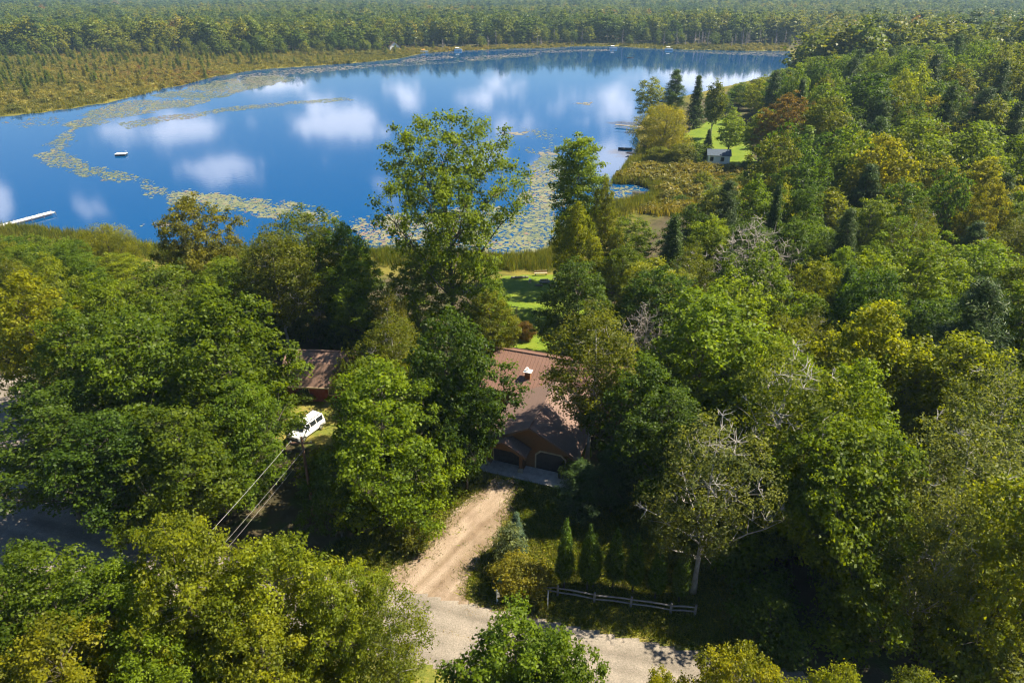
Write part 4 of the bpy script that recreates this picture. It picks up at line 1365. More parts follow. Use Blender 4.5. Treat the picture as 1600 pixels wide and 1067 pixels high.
def part(name, mat, parent, *boxes, bevel=0.0):
    b = MB()
    for q in boxes: b.box(*q)
    return b.build(name, mat, parent, bevel=bevel)


def arch(x0, x1, z0, z1, cut):
    return [(x0, z0), (x1, z0), (x1, z1 - cut), (x1 - cut, z1), (x0 + cut, z1), (x0, z1 - cut)]


# --- house with double garage
hp = P(769, 716)
house = empty('house', (hp[0], hp[1], 0), R(-20))
tag(house, 'brown house with metal roof and two arched garage doors by the drive', 'house')
GW, GD, WH, RX, RZ = 8.4, 8.6, 2.45, 4.1, 4.7
b = MB(); b.prism([(0, 0), (GW, 0), (GW, WH), (RX, RZ - .12), (0, WH)], 'y', .0, GD); b.build('garage_wall', M['brown_wall'], house)
b = MB(); b.box((-.1, -1.2, 0), (.25, -.003, 2.25)); b.box((3.3, -1.2, 0), (3.65, -.003, 2.25)); b.prism([(-.1, 2.253), (3.65, 2.253), (1.78, 3.12)], 'y', -1.2, -.003)
b.build('porch_wall', M['brown_wall'], house)
def pitched(x0, zx0, xr, zr, x1, zx1, y0, y1, name, mat, t=.16):
    b = MB()
    b.slab([(x0, y0, zx0), (xr, y0, zr), (xr, y1, zr), (x0, y1, zx0)][::-1], t)
    b.slab([(xr, y0, zr), (x1, y0, zx1), (x1, y1, zx1), (xr, y1, zr)][::-1], t)
    o = b.build(name, mat, house)
    return o
pitched(-.6, 2.35, RX, RZ + .10, GW + .6, 2.30, -.5, GD + .2, 'garage_roof', M['shingle'])
pitched(-.55, 2.12, 1.78, 3.30, 4.1, 2.12, -1.6, 1.2, 'porch_roof', M['shingle'])
b = MB()
for xa, za, xb, zb, y in ((-.6, 2.35, RX, RZ + .10, -.52), (RX, RZ + .1, GW + .6, 2.30, -.52), (-.55, 2.12, 1.78, 3.30, -1.62), (1.78, 3.30, 4.1, 2.12, -1.62)):
    b.prism([(xa, za - .2), (xb, zb - .2), (xb, zb - .01), (xa, za - .01)], 'y', y - .03, y)
b.build('fascia', M['brown_wall'], house)
for x0, x1, y in ((.35, 3.2, -.35), (4.7, 7.6, -.06)):
    b = MB(); b.prism(arch(x0, x1, .02, 2.12, .45), 'y', y, y + .05)
    d = b.build('garage_door', M['dark_door'], house)
    for r_ in range(4):
        for c_ in range(4):
            w = (x1 - x0) / 4
            if r_ == 3 and c_ in (0, 3): continue
            part('panel', M['dark_door'], d, ((x0 + c_ * w + .06, y - .022, .08 + r_ * .52), (x0 + (c_ + 1) * w - .06, y - .002, .52 + r_ * .52)))
    b = MB()
    o_, i_ = arch(x0 - .14, x1 + .14, .02, 2.27, .5), arch(x0, x1, .02, 2.12, .45)
    n = len(o_)
    V_ = [(p[0], y - .03, p[1]) for p in o_] + [(p[0], y - .03, p[1]) for p in i_] + [(p[0], y + .04, p[1]) for p in o_] + [(p[0], y + .04, p[1]) for p in i_]
    F_ = []
    for i in range(1, n):
        j = (i + 1) % n
        F_ += [(i, j, n + j, n + i), (2 * n + i, 3 * n + i, 3 * n + j, 2 * n + j), (i, 2 * n + i, 2 * n + j, j)]
    b.add(V_, F_); b.build('door_frame', M['trim'], house)
for x in (.05, 3.5):
    part('post_base', M['stone'], house, ((x - .26, -1.42, .0), (x + .26, -1.22, .55)), bevel=.02)
# main house behind, under a metal roof
part('main_wall', M['brown_wall'], house, ((-4.2, GD + .3, 0), (12, GD + 9.4, 2.7)))
def seam_roof(x0, x1, y0, yr, y1, z0, zr, name):
    b = MB()
    b.slab([(x0, y0, z0), (x1, y0, z0), (x1, yr, zr), (x0, yr, zr)], .12)
    b.slab([(x0, yr, zr), (x1, yr, zr), (x1, y1, z0), (x0, y1, z0)], .12)
    o = b.build(name, M['roof_metal'], house)
    s = MB()
    for x in np.arange(x0 + .05, x1, .42):
        for (ya, za, yb, zb) in ((y0, z0, yr, zr), (yr, zr, y1, z0)):
            s.slab([(x, ya, za + .045), (x + .04, ya, za + .045), (x + .04, yb, zb + .045), (x, yb, zb + .045)], .04)
    q = s.build('seam', M['roof_metal'], o); tag(q, kind='stuff')
    part('ridge_cap', M['roof_metal'], o, ((x0, yr - .12, zr + .03), (x1, yr + .12, zr + .09)))
    return o
seam_roof(-4.8, 12.6, GD - .2, GD + 5.0, GD + 10.0, 2.75, 5.1, 'main_roof')
b = MB()      # cross gable running forward over the link
b.slab([(4.4, GD - 1.2, 3.0), (4.4, GD + 4.6, 3.0), (7.2, GD + 4.6, 4.75), (7.2, GD - 1.2, 4.75)][::-1], .12)
b.slab([(7.2, GD - 1.2, 4.75), (7.2, GD + 4.6, 4.75), (10.0, GD + 4.6, 3.0), (10.0, GD - 1.2, 3.0)][::-1], .12)
b.build('cross_gable_roof', M['roof_metal'], house)
ch = part('chimney', M['brown_wall'], house, ((-.1, GD + 1.7, 2.6), (.5, GD + 2.2, 4.5)))
part('chimney_cap', M['white'], ch, ((-.25, GD + 1.55, 4.503), (.65, GD + 2.35, 4.58)))
b = MB(); b.tube([(.1, GD + 1.95, 4.58), (.1, GD + 1.95, 4.85)], .11, 8); b.tube([(.1, GD + 1.95, 4.85), (.1, GD + 1.95, 4.93)], .17, 8); b.build('flue', M['white'], ch)
for x, y, z in ((3.1, GD + 2.8, 4.05), (5.5, GD + 6.2, 4.5), (7.3, GD + 7.0, 4.2)):
    b = MB(); b.tube([(x, y, z - .2), (x, y, z + .35)], .08, 8); b.tube([(x, y, z + .35), (x, y, z + .42)], .13, 8); b.build('roof_vent', M['steel'], house)
for x in (-3, -.6, 9, 10.8):
    w = part('window', M['white'], house, ((x - .6, GD + 9.36, .9), (x + .6, GD + 9.44, 2.1)))
    part('pane', M['glass'], w, ((x - .52, GD + 9.445, .98), (x + .52, GD + 9.46, 2.02)))
sl = part('garage_apron', M['concrete'], None, ((0, 0, 0), (10.2, 2.2, .08)), bevel=.01)
sl.location = (hp[0], hp[1], .07); sl.rotation_euler = (0, 0, R(-20))
mx_ = house.matrix_basis
sl.location = Vector((hp[0], hp[1], .06)) + Matrix.Rotation(R(-20), 3, 'Z') @ Vector((-.6, -2.3, 0))
tag(sl, kind='structure')


def in_house(x, y):
    v = Matrix.Rotation(R(-20), 3, 'Z') @ Vector((x, y, 0))
    return hp[0] + v.x, hp[1] + v.y


# wheelie bin by the right door
bx, by = in_house(7.5, -.75)
binn = empty('trash_bin', (bx, by, .14), R(-20)); tag(binn, 'black wheeled trash bin with lime lid beside the right garage door', 'bin')
b = MB(); b.add([(-.24, -.26, .06), (.24, -.26, .06), (.24, .26, .06), (-.24, .26, .06), (-.31, -.33, 1.0), (.31, -.33, 1.0), (.31, .33, 1.0), (-.31, .33, 1.0)],
               [(0, 3, 2, 1), (4, 5, 6, 7), (0, 1, 5, 4), (1, 2, 6, 5), (2, 3, 7, 6), (3, 0, 4, 7)]); b.build('body', M['black'], binn, bevel=.02)
b = MB(); b.add([(-.35, -.38, 1.003), (.35, -.38, 1.003), (.35, .40, 1.003), (-.35, .40, 1.003), (-.3, -.3, 1.09), (.3, -.3, 1.09), (.3, .36, 1.12), (-.3, .36, 1.12)],
               [(0, 3, 2, 1), (4, 5, 6, 7), (0, 1, 5, 4), (1, 2, 6, 5), (2, 3, 7, 6), (3, 0, 4, 7)]); b.build('lid', M['lime'], binn, bevel=.015)
for x in (-.27, .27):
    b = MB(); b.tube([(x - .04, .26, .12), (x + .04, .26, .12)], .12, 12); b.build('wheel', M['tyre'], binn)
b = MB(); b.tube([(-.25, .42, .98), (.25, .42, .98)], .02, 6); b.build('handle', M['black'], binn)

# white deck rail behind the house
rx, ry = in_house(1.0, GD + 11.2)
rail = empty('deck_rail', (rx, ry, 0), R(-20)); tag(rail, 'white baluster rail behind the metal roof at the back lawn', 'railing')
part('deck', M['wood'], rail, ((-.2, -.9, 0), (3.8, .9, .5)))
for z in (.62, 1.45): part('rail', M['white'], rail, ((0, .62, z), (3.6, .7, z + .07)))
for k in range(19): part('baluster', M['white'], rail, ((k * .198, .635, .693), (k * .198 + .04, .685, 1.447)))
for x in (-.1, 3.6): part('post', M['white'], rail, ((x, .6, .503), (x + .1, .72, 1.7)))

# --- red gambrel barn
bp = P(449, 626)
barn = empty('barn', (bp[0], bp[1], 0), R(-4)); tag(barn, 'red barn with brown shingled gambrel roof behind the white van', 'barn')
BL, BD = 7.6, 5.8
prof = [(-.35, 2.15), (1.25, 4.35), (2.9, 5.1), (4.55, 4.35), (6.15, 2.15)]
b = MB(); b.prism([(0, 0), (BD, 0), (BD, 2.4), (4.5, 4.2), (2.9, 4.9), (1.3, 4.2), (0, 2.4)], 'x', 0, BL); b.build('wall', M['red_wall'], barn)
b = MB()
for (y0, z0), (y1, z1) in zip(prof[:-1], prof[1:]):
    b.slab([(-.35, y0, z0), (BL + .35, y0, z0), (BL + .35, y1, z1), (-.35, y1, z1)], .1)
rf = b.build('roof', M['barn_roof'], barn)
part('ridge_cap', M['barn_roof'], rf, ((-.36, 2.75, 5.08), (BL + .36, 3.05, 5.15)))
part('eave_trim', M['trim'], rf, ((-.37, -.43, 2.0), (BL + .37, -.36, 2.16)))
for x in (2.0, 5.0):
    w = part('window', M['trim'], barn, ((x, -.06, 1.0), (x + .8, -.002, 1.95)))
    part('pane', M['glass'], w, ((x + .08, -.075, 1.08), (x + .72, -.062, 1.87)))
b = MB(); b.box((-.06, 1.9, 0), (-.003, 3.9, 2.2)); dr = b.build('door', M['trim'], barn)
part('door_panel', M['red_wall'], dr, ((-.09, 2.0, .08), (-.063, 2.87, 2.1)), ((-.09, 2.93, .08), (-.063, 3.8, 2.1)))
tag(dr, 'double doors in tan frame')

# --- white van
v0, v1 = P(498, 664), P(462, 690)
ang = math.atan2(v1[1] - v0[1], v1[0] - v0[0])
vm = (v0 + v1) / 2
van = empty('van', (vm[0], vm[1], .03), ang); van.scale = (.86, .86, .86); tag(van, 'white van with roof bars and dark windscreen parked before the red barn', 'van')
b = MB(); b.prism([(-2.35, .35), (2.3, .35), (2.42, .55), (2.38, .92), (1.45, 1.12), (-2.35, 1.12), (-2.42, .6)], 'y', -.93, .93); b.build('body', M['van_white'], van, bevel=.05)
b = MB(); b.add([(-2.33, -.9, 1.10), (1.42, -.9, 1.10), (1.42, .9, 1.10), (-2.33, .9, 1.10), (-2.15, -.76, 1.95), (.55, -.76, 1.95), (.55, .76, 1.95), (-2.15, .76, 1.95)],
               [(0, 3, 2, 1), (4, 5, 6, 7), (0, 1, 5, 4), (1, 2, 6, 5), (2, 3, 7, 6), (3, 0, 4, 7)]); b.build('cabin', M['van_white'], van, bevel=.05)
def on_side(x0, x1, z0, z1, s):
    def yy(z): return s * (.9 - .14 * (z - 1.10) / .85 + .012)
    return [(x0, yy(z0), z0), (x1, yy(z0), z0), (x1 - .25 * (x1 > .6), yy(z1), z1), (x0, yy(z1), z1)]
for s in (-1, 1):
    for x0, x1 in ((-2.05, -.95), (-.85, .1), (.2, .95)):
        b = MB(); q = on_side(x0, x1, 1.2, 1.8, s); b.slab(q if s < 0 else q[::-1], .02); b.build('side_window', M['glass'], van)
    b = MB(); b.box((.95, s * 1.0 - .09, 1.12), (1.1, s * 1.0 + .09, 1.32)); b.build('mirror', M['black'], van, bevel=.02)
    b = MB(); b.box((2.33, s * .62 - .2, .68), (2.43, s * .62 + .2, .86)); b.build('headlight', M['glass'], van, bevel=.02)
    for x in (-1.5, 1.45):
        b = MB(); b.tube([(x, s * .72, .34), (x, s * .95, .34)], .34, 18); wh = b.build('wheel', M['tyre'], van)
        b = MB(); b.tube([(x, s * .953, .34), (x, s * .965, .34)], .2, 12); b.build('rim', M['steel'], wh)
    b = MB(); b.box((-2.0, s * .66 - .02, 1.98), (.35, s * .66 + .02, 2.05)); b.build('roof_rail', M['black'], van)
for x in (-1.6, -.6, .2):
    part('roof_bar', M['steel'], van, ((x, -.7, 2.053), (x + .05, .7, 2.09)))
b = MB(); b.slab([(1.36, -.76, 1.17), (1.36, .76, 1.17), (.66, .64, 1.87), (.66, -.64, 1.87)], .03)
b.build('windscreen', M['glass'], van).location = (.05, 0, .03)
part('bumper', M['black'], van, ((2.36, -.9, .36), (2.5, .9, .55)), bevel=.02)

# --- white shed on the far lawn
sp = P(1105, 257, hz(*P(1105, 257)[:2])); sz = hz(sp[0], sp[1])
shed = empty('garden_shed', (sp[0], sp[1], sz - .05), R(-8)); tag(shed, 'small white shed with blue grey roof on the far lawn', 'shed')
b = MB(); b.prism([(0, 0), (3.6, 0), (3.6, 2.6), (1.8, 3.7), (0, 2.6)], 'x', 0, 5.8); b.build('wall', M['white'], shed)
b = MB(); b.slab([(-.3, -.35, 2.5), (6.1, -.35, 2.5), (6.1, 1.8, 3.85), (-.3, 1.8, 3.85)], .1); b.slab([(-.3, 1.8, 3.85), (6.1, 1.8, 3.85), (6.1, 3.95, 2.5), (-.3, 3.95, 2.5)], .1); b.build('roof', M['navy_roof'], shed)
for x in (.5, 3.3):
    w = part('window', M['trim'], shed, ((x, -.05, .9), (x + 1.0, -.003, 2.1))); part('pane', M['glass'], w, ((x + .1, -.065, 1.0), (x + .9, -.052, 2.0)))
# --- brown shed half hidden on the rise
z = 0
for _ in range(4): q = P(1466, 272, z); z = hz(q[0], q[1])
bs_ = empty('brown_shed', (q[0], q[1], z), R(12)); tag(bs_, 'red brown shed half hidden behind the broad golden maple', 'shed')
b = MB(); b.prism([(0, 0), (4, 0), (4, 2.6), (2, 3.8), (0, 2.6)], 'x', 0, 5); b.build('wall', M['red_wall'], bs_)
b = MB(); b.slab([(-.3, -.35, 2.5), (5.3, -.35, 2.5), (5.3, 2, 3.95), (-.3, 2, 3.95)], .1); b.slab([(-.3, 2, 3.95), (5.3, 2, 3.95), (5.3, 4.35, 2.5), (-.3, 4.35, 2.5)], .1); b.build('roof', M['barn_roof'], bs_)

# ------------------------------------------------------------------ garden, fence and roadside things
for i, (px, py, h_, r_, lab) in enumerate([
        (881, 920, 7.2, .78, 'tallest columnar arborvitae on a bare stem at the fence, next to the round bush'),
        (917, 922, 6.7, .76, 'columnar arborvitae second along the fence from the round bush'),
        (926, 917, 5.5, .62, 'slim columnar arborvitae touching the second one by the fence'),
        (957, 919, 6.2, .76, 'shaded columnar arborvitae third along the fence from the round bush'),
        (988, 925, 6.0, .72, 'shaded columnar arborvitae fourth along the fence from the round bush'),
        (1023, 935, 5.6, .70, 'shaded columnar arborvitae fifth along the fence, before the dark wood'),
        (1060, 940, 5.6, .70, 'shaded columnar arborvitae at the end of the fence under the wood')]):
    x, y, _ = P(px, py)
    put('arborvitae', 'column', x, y, h_, r_, (.075, .125, .018), lab, cat='shrub', z=0.02)
for nme, key, px, py, h_, r_, c_, lab in [
        ('shrub', 'bush_a', 812, 922, 3.4, 2.2, (.165, .165, .02), 'round yellow bush turning red at the mouth of the drive'),
        ('shrub', 'silver_shrub', 797, 878, 4.4, 1.5, (.12, .145, .07), 'pale silvery shrub behind the round yellow bush'),
        ('spruce_tree', 'spruce_a', 806, 868, 4.6, 1.1, (.06, .10, .065), 'small blue spruce beside the pale silvery shrub'),
        ('pine_tree', 'pine_a', 905, 815, 6.5, 2.4, 'dark blue green', 'low blue green pine on the shaded front lawn'),
        ('pine_tree', 'pine_a', 955, 800, 7.5, 2.6, 'dark blue green', 'blue green pine under the birch beside the front lawn'),
        ('shrub', 'bush_b', 896, 742, 2.4, 1.7, 'olive green', 'leafy bush at the right corner of the garage'),
        ('shrub', 'bush_b', 725, 742, 2.6, 1.8, 'mid green', 'leafy bush at the top of the drive under the dark maple'),
        ('shrub', 'bush_b', 690, 770, 2.8, 2.0, 'bright green', 'bright bush beside the drive under the full oak'),
        ('shrub', 'bush_b', 640, 850, 2.0, 1.6, 'rust tinged', 'rust tinged bush at the foot of the full oak'),
        ('shrub', 'bush_b', 800, 528, 3.2, 1.6, 'rust tinged', 'rust tinged garden shrub behind the house'),
        ('shrub', 'bush_a', 820, 532, 2.9, 1.3, 'russet red', 'russet red garden shrub behind the house'),
        ('shrub', 'bush_b', 785, 538, 2.6, 1.6, 'olive green', 'olive garden shrub by the white deck rail'),
        ('shrub', 'bush_b', 476, 628, 1.6, 1.3, 'mid green', 'low bush against the front wall of the red barn'),
        ('shrub', 'bush_b', 432, 655, 2.2, 1.8, 'bright green', 'bright bush left of the parked van'),
        ('shrub', 'bush_a', 1030, 250, 4.5, 4.0, 'olive green', 'dense bush at the water by the low dark dock'),
        ('shrub', 'bush_b', 1010, 235, 3.2, 3.2, 'yellow green', 'yellow bush under the large golden willow'),
        ('shrub', 'bush_b', 1100, 292, 4.0, 3.2, 'olive green', 'olive bush on the wet point below the white shed')]:
    x, y, _ = P(px, py)
    put(nme, key, x, y, h_, r_, c_, lab, cat='tree' if 'tree' in nme else 'shrub')

fence_px = [(815, 922), (871, 931), (928, 942), (985, 949), (1047, 959), (1085, 962)]
FP = [P(*p) for p in fence_px]
fence = empty('split_rail_fence', tuple(FP[0])); tag(fence, 'weathered split rail fence along the verge in front of the arborvitae', 'fence')
o0 = FP[0]
for i, p in enumerate(FP):
    q = p - o0
    hh = 1.15
    b = MB(); b.tube([(q[0], q[1], -.1), (q[0] + .02, q[1], hh)], [.10, .085], 6); b.build('post', M['wood'], fence)
    if i:
        a = FP[i - 1] - o0
        for z0, z1 in ((.42, .46), (.86, .90)):
            if i == 1 and z0 > .8: z0, z1 = .25, .9
            m_ = (a + q) / 2 + np.array((0, .05, (z0 + z1) / 2 + random.uniform(-.03, .03)))
            b = MB(); b.tube([a + (0, 0, z0), m_, q + (0, 0, z1)], [.055, .075, .055], 5); b.build('rail', M['wood'], fence)

mp_ = P(777, 941)
mail = empty('mailbox', tuple(mp_), R(12)); tag(mail, 'grey mailbox on a white post at the mouth of the drive', 'mailbox')
part('post', M['white'], mail, ((-.06, -.06, -.1), (.06, .06, 1.0)))
part('arm', M['white'], mail, ((-.05, -.45, 1.003), (.05, .25, 1.08)))
b = MB(); b.prism([(-.12, 1.083)] + [(.12 * math.cos(t), 1.22 + .12 * math.sin(t)) for t in np.linspace(math.pi, 0, 8)][::1] + [(.12, 1.083)], 'y', -.48, .12); b.build('box', M['steel'], mail)
part('flag', M['orange'], mail, ((.125, -.1, 1.2), (.135, -.06, 1.45)))
part('foot', M['stone'], mail, ((-.25, -.2, 0), (.25, .2, .08)), bevel=.02)
gp_ = P(784, 931)
gs = empty('street_sign', tuple(gp_)); tag(gs, 'thin green post with a small green name sign beside the mailbox', 'sign')
b = MB(); b.tube([(0, 0, -.1), (0, 0, 2.1)], .035, 6); b.build('post', M['green_sign'], gs)
part('plate', M['green_sign'], gs, ((-.32, -.015, 1.55), (.0, .015, 1.95)))
sg = P(856, 953)
ys = empty('yard_sign', tuple(sg), R(84)); tag(ys, 'flat yard sign seen edge on, on a thin post before the rail fence', 'sign')
b = MB(); b.tube([(0, 0, -.1), (0, 0, 1.9)], .025, 6); b.build('post', M['steel'], ys)
part('panel', M['white'], ys, ((-.40, .028, .95), (.40, .05, 1.65)))

# utility pole and wires
pp = P(490, 806)
pole = empty('utility_pole', tuple(pp)); tag(pole, 'brown wooden utility pole between the oak and the ditch maple', 'pole')
b = MB(); b.tube([(0, 0, -.2), (.05, 0, 4), (.1, 0, 8.6)], [.15, .13, .1], 10); b.build('shaft', M['pole'], pole)
part('crossarm', M['pole'], pole, ((-.9, -.17, 8.0), (1.0, -.05, 8.12)))
for x in (-.8, 0.0, .9):
    b = MB(); b.tube([(x, -.11, 8.12), (x, -.11, 8.3)], [.05, .03], 8); b.build('insulator', M['steel'], pole)
p2 = np.array((-28.0, 12.0, 0))
pole2 = empty('utility_pole', tuple(p2)); tag(pole2, 'wooden utility pole hidden behind the roadside maples', 'pole')
b = MB(); b.tube([(0, 0, -.2), (0, 0, 8.8)], [.15, .1], 10); b.build('shaft', M['pole'], pole2)
part('crossarm', M['pole'], pole2, ((-.9, -.17, 8.0), (1.0, -.05, 8.12)))
for i, (dx, z0, rr, lab) in enumerate(((-.8, 8.28, .013, 'bright overhead wire on the outer end of the pole crossarm'), (.9, 8.28, .008, 'thin overhead wire on the inner end of the pole crossarm'), (0.0, 6.6, .007, 'low hanging overhead cable below the crossarm'))):
    A = pp + (dx, -.11, z0); B = p2 + (dx, -.11, z0)
    b = MB(); b.tube([A + (B - A) * t - np.array((0, 0, 3.2 * t * (1 - t))) for t in np.linspace(0, 1, 14)], rr, 4)
    tag(b.build('overhead_wire', M['wire'], None), lab, 'wire')

# --- back lawn: fire ring, benches, logs
fz = hz(*P(851, 440)[:2])
fp_ = P(851, 441, fz)
fire = empty('fire_ring', (fp_[0], fp_[1], fz + .04)); tag(fire, 'ring of pale stones round a fire pit on the back lawn', 'fire pit')
b = MB(); b.tube([(0, 0, 0), (0, 0, .03)], .55, 14); b.build('ash', M['soil'], fire)
for k in range(14):
    t = k / 14 * 6.283; g_ = random.Random(k)
    b = MB(); b.box((-.16, -.12, 0), (.16, .12, .24 + g_.uniform(0, .08))); s_ = b.build('stone', M['stone'], fire, bevel=.06)
    s_.location = (.72 * math.cos(t), .72 * math.sin(t), 0); s_.rotation_euler = (g_.uniform(-.15, .15), g_.uniform(-.15, .15), t + 1.57)


def lawn_thing(name, px, py, rz, lab, cat):
    z = hz(*P(px, py)[:2])
    x, y, _ = P(px, py, z)
    return tag(empty(name, (x, y, hz(x, y) + .04), rz), lab, cat)


bn = lawn_thing('bench', 845, 430, R(6), 'long pale plank bench behind the fire ring', 'bench')
part('seat', M['log'], bn, ((-1.1, -.2, .42), (1.1, .2, .5)))
part('backrest', M['log'], bn, ((-1.1, .22, .55), (1.1, .27, .85)))
for x in (-.9, .9): part('leg', M['log'], bn, ((x - .06, -.18, 0), (x + .06, .26, .417)))
for px, py, rz, l_, lab in ((842, 447, R(-8), 1.3, 'dark log seat in front of the fire ring'), (864, 447, R(20), 1.1, 'pale split log seat beside the dark log'), (812, 434, R(4), 2.9, 'long weathered timber edging the lawn by the reeds')):
    o = lawn_thing('log', px, py, rz, lab, 'log')
    b = MB(); b.tube([(-l_ / 2, 0, .16), (0, .02, .17), (l_ / 2, 0, .16)], [.15, .17, .16], 9); b.build('timber', M['wood'] if 'pale' not in lab else M['log'], o)
    for x in (-l_ * .3, l_ * .3): part('chock', M['wood'], o, ((x - .05, -.14, 0), (x + .05, .14, .03)))
ck = lawn_thing('lawn_chair', 867, 438, R(-60), 'dark wooden lawn chair facing the fire ring', 'chair')
part('seat', M['black'], ck, ((-.3, -.3, .35), (.3, .3, .4))); part('backrest', M['black'], ck, ((-.3, .3, .38), (.3, .35, 1.0)))
for x in (-.28, .28):
    for y in (-.27, .27): part('leg', M['black'], ck, ((x - .03, y - .03, 0), (x + .03, y + .03, .347)))
    part('armrest', M['black'], ck, ((x - .06, -.3, .6), (x + .06, .32, .63)))
pl = lawn_thing('stump_seat', 828, 441, 0, 'pale upright stump on the lawn beside the fire ring', 'stump')
b = MB(); b.tube([(0, 0, 0), (0, 0, .1), (.02, 0, .55)], [.3, .24, .22], 10); b.build('stump', M['trim'], pl)
b = MB(); b.tube([(.02, 0, .553), (.02, 0, .57)], .21, 10); b.build('cut_face', M['white'], pl)
ab = lawn_thing('garden_arbor', 795, 505, R(-12), 'grey garden arbor frame among the shrubs behind the house', 'arbor')
for x in (-1.1, 1.1):
    for y in (-.4, .4): part('post', M['wood'], ab, ((x - .05, y - .05, -.1), (x + .05, y + .05, 2.3)))
for y in (-.4, .4): part('beam', M['wood'], ab, ((-1.3, y - .03, 2.303), (1.3, y + .03, 2.42)))
for k in range(7): part('slat', M['wood'], ab, ((-1.2 + k * .38, -.6, 2.423), (-1.14 + k * .38, .6, 2.49)))


# ------------------------------------------------------------------ docks, raft and boats
def dock(name, a, b_, w, deck_z, mat, lab, step=2.6, rails=False, plank=.30):
    a, b_ = np.array(a), np.array(b_)
    L_ = np.linalg.norm((b_ - a)[:2]); an = math.atan2(b_[1] - a[1], b_[0] - a[0])
    o = empty(name, (a[0], a[1], 0), an); tag(o, lab, 'dock')
    for y in (-w / 2 + .08, w / 2 - .08): part('stringer', M['wood'], o, ((0, y - .05, deck_z - .2), (L_, y + .05, deck_z - .053)))
    n = min(int(L_ / plank), 90)
    pm = None
    for k in range(n):
        if pm is None:
            b = MB(); b.box((0, -w / 2, -.05), (L_ / n - .02, w / 2, 0)); pm = b.mesh('plank'); pm.materials.append(mat)
        q = link('plank', pm, None, o); q.location = (k * L_ / n, 0, deck_z)
    x = .2
    while x < L_:
        for y in (-w / 2 - .05, w / 2 + .05):
            b = MB(); b.tube([(x, y, WATER - 1.6), (x, y, deck_z + (.9 if rails else .25))], .05, 6); b.build('pile', M['wood'], o)
        x += step
    if rails:
        for y in (-w / 2 - .05, w / 2 + .05): part('handrail', M['wood'], o, ((0, y - .03, deck_z + .85), (L_, y + .03, deck_z + .92)))
    return o


dock('dock', P(-60, 369, -.6), P(83, 331, -.6), 1.5, -.55, M['white'], 'long white dock running out from the near left shore')
dock('dock', P(1002, 199, -.5), P(962, 195, -.5), 1.6, -.45, M['wood'], 'grey pier with handrails below the large golden willow', rails=True)
dock('dock', P(1003, 241, -.5), P(979, 238, -.5), 1.3, -.6, M['pole'], 'low dark dock by the dense bush at the water')


def boat(name, at_, rz, L_, W_, mat, lab, inner=None):
    """an open hull with pointed bow, gunwale and thwarts"""
    o = empty(name, tuple(at_), rz); tag(o, lab, 'boat')
    st = np.linspace(-1, 1, 9)
    V_, F_ = [], []
    for s in st:
        w = W_ / 2 * (1 - max(0, s) ** 2.4) * (1 - .25 * max(0, -s) ** 2) + .02
        zb = .08 * abs(s) ** 3
        for (yy, zz_) in ((-w, .45 + .12 * s * s), (-w * .8, .12 + zb), (0, zb), (w * .8, .12 + zb), (w, .45 + .12 * s * s)):
            V_.append((s * L_ / 2, yy, zz_))
    for i in range(8):
        for k in range(4): F_.append((i * 5 + k, i * 5 + k + 1, (i + 1) * 5 + k + 1, (i + 1) * 5 + k))
    F_.append((0, 1, 2, 3, 4))
    b = MB(); b.add(V_, F_); b.build('hull', mat, o, smooth=True)
    for x in (-.3 * L_, .05 * L_):
        part('thwart', M['wood'], o, ((x, -W_ * .42, .36), (x + .2, W_ * .42, .40)))
    b = MB()
    for k in (0, 4): b.tube([V_[i * 5 + k] for i in range(9)], .035, 5)
    b.build('gunwale', inner or M['black'], o)
    return o


q = P(978, 236, WATER); boat('rowboat', (q[0], q[1] + 2, WATER - .06), R(165), 4.2, 1.5, M['black'], 'dark rowboat moored at the low dark dock')
q = P(1003, 304, WATER); boat('canoe', (q[0], q[1], WATER + .1), R(4), 4.6, .95, M['tan_hull'], 'tan canoe lying at the edge of the wet point')
q = P(1022, 303, -1); boat('rowboat', (q[0], q[1], hz(q[0], q[1]) + .05), R(15), 3.2, 1.3, M['teal'], 'teal rowboat drawn up beside the tan canoe')
q = P(870, 90, WATER); q = P(985, 91, WATER); boat('rowboat', (q[0], q[1], WATER - .08), R(10), 5.0, 1.7, M['black'], 'dark fishing boat out on the far end of the lake')
q = P(190, 243, WATER)
raft = empty('swim_raft', (q[0], q[1], WATER), R(8)); tag(raft, 'white swimming raft on dark floats anchored in the lake', 'raft')
for k in range(8): part('plank', M['white'], raft, ((-1.5 + k * .375, -1.2, .5), (-1.5 + k * .375 + .35, 1.2, .58)))
for y in (-.85, .85):
    b = MB(); b.tube([(-1.4, y, .18), (1.4, y, .18)], .3, 10); b.build('float', M['black'], raft)
for y in (-.25, .25):
    b = MB(); b.tube([(1.55, y, -.5), (1.55, y, 1.2), (1.3, y, 1.35)], .03, 6); b.build('ladder_rail', M['steel'], raft)
part('frame', M['black'], raft, ((-1.5, -1.1, .42), (1.5, -1.0, .497)), ((-1.5, 1.0, .42), (1.5, 1.1, .497)))
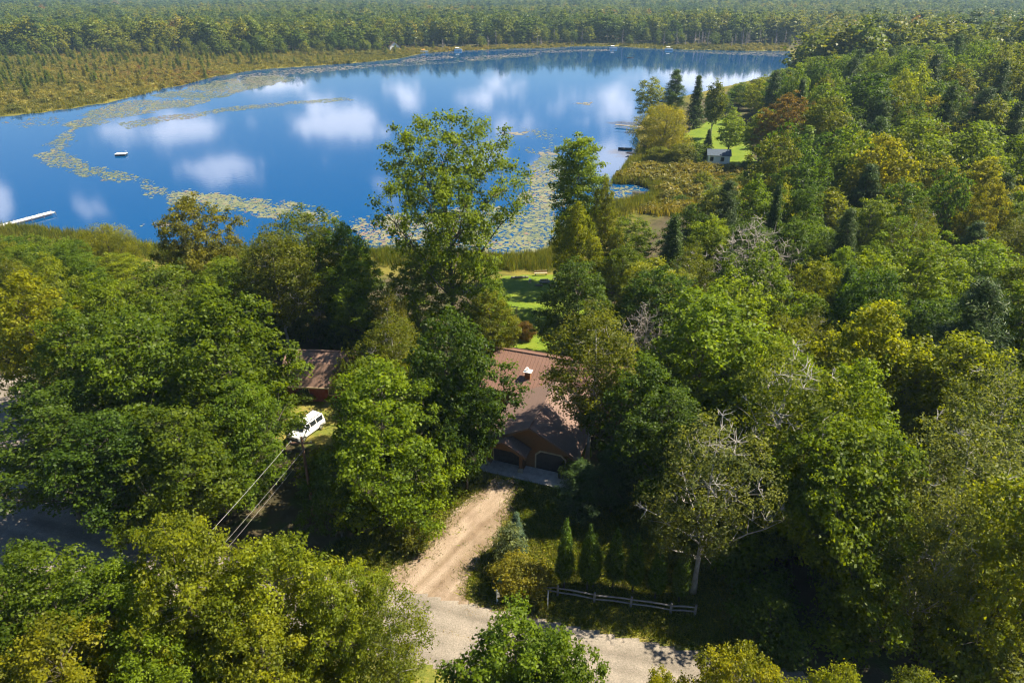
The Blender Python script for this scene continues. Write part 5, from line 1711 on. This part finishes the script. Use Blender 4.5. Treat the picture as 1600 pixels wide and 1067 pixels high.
for px, py, rz, top, lab in ((663, 83, 10, 'orange', 'pontoon boat with orange canopy at the far shore'), (716, 80, 0, 'white', 'white pontoon boat at the far shore past the orange one'),
                             (958, 77, 5, 'white', 'white pontoon boat under the drowned trees of the far shore'), (1045, 79, -8, 'white', 'white pontoon boat at the wooded right end of the far shore')):
    q = P(px, py, WATER)
    o = empty('pontoon_boat', (q[0], q[1], WATER - .1), R(rz)); tag(o, lab, 'boat')
    for y in (-.9, .9):
        b = MB(); b.tube([(-3.2, y, .3), (2.8, y, .3), (3.4, y, .5)], [.35, .35, .1], 8); b.build('pontoon', M['steel'], o)
    part('deck', M['white'], o, ((-3.2, -1.25, .66), (3.2, 1.25, .78)))
    part('fence_panel', M['white'], o, ((-3.1, -1.2, .783), (3.1, -1.12, 1.5)), ((-3.1, 1.12, .783), (3.1, 1.2, 1.5)))
    b = MB(); b.prism([(-1.3, 2.6), (0, 2.85), (1.3, 2.6), (1.3, 2.55), (-1.3, 2.55)], 'x', -2.2, .8); b.build('canopy', M[top], o)
    for x in (-2.1, .7):
        for y in (-1.15, 1.15):
            b = MB(); b.tube([(x, y, 1.5), (x, y, 2.56)], .04, 5); b.build('canopy_post', M['steel'], o)
q = P(614, 77, 0); zq = hz(q[0], q[1])
ct = empty('cottage', (q[0], q[1], zq), R(25)); tag(ct, 'white gabled cottage with red brown roof on the far shore', 'cottage')
b = MB(); b.prism([(-4, 0), (4, 0), (4, 3.2), (0, 6.2), (-4, 3.2)], 'y', -5, 5); b.build('wall', M['white'], ct)
b = MB(); b.slab([(-4.5, -5.5, 2.9), (0, -5.5, 6.45), (0, 5.5, 6.45), (-4.5, 5.5, 2.9)][::-1], .18); b.slab([(0, -5.5, 6.45), (4.5, -5.5, 2.9), (4.5, 5.5, 2.9), (0, 5.5, 6.45)][::-1], .18); b.build('roof', M['barn_roof'], ct)
for x in (-2.2, 1.2):
    w = part('window', M['trim'], ct, ((x, -5.06, 1), (x + 1.2, -5.003, 2.4))); part('pane', M['glass'], w, ((x + .1, -5.08, 1.1), (x + 1.1, -5.063, 2.3)))

# ------------------------------------------------------------------ haze
hb = MB(); hb.box((-4300, -450, -6), (4300, 5300, 48))
hm = bpy.data.materials.new('haze'); hm.use_nodes = True
nt = hm.node_tree; nt.nodes.clear()
vo = node(nt, 'ShaderNodeVolumePrincipled'); vo.inputs['Color'].default_value = (.50, .76, 1.0, 1); vo.inputs['Density'].default_value = .00012
vo.inputs['Anisotropy'].default_value = .1
mo = node(nt, 'ShaderNodeOutputMaterial'); nt.links.new(vo.outputs[0], mo.inputs['Volume'])
tag(hb.build('haze', hm), 'thin blue summer haze over lake and woods', 'haze', kind='stuff')
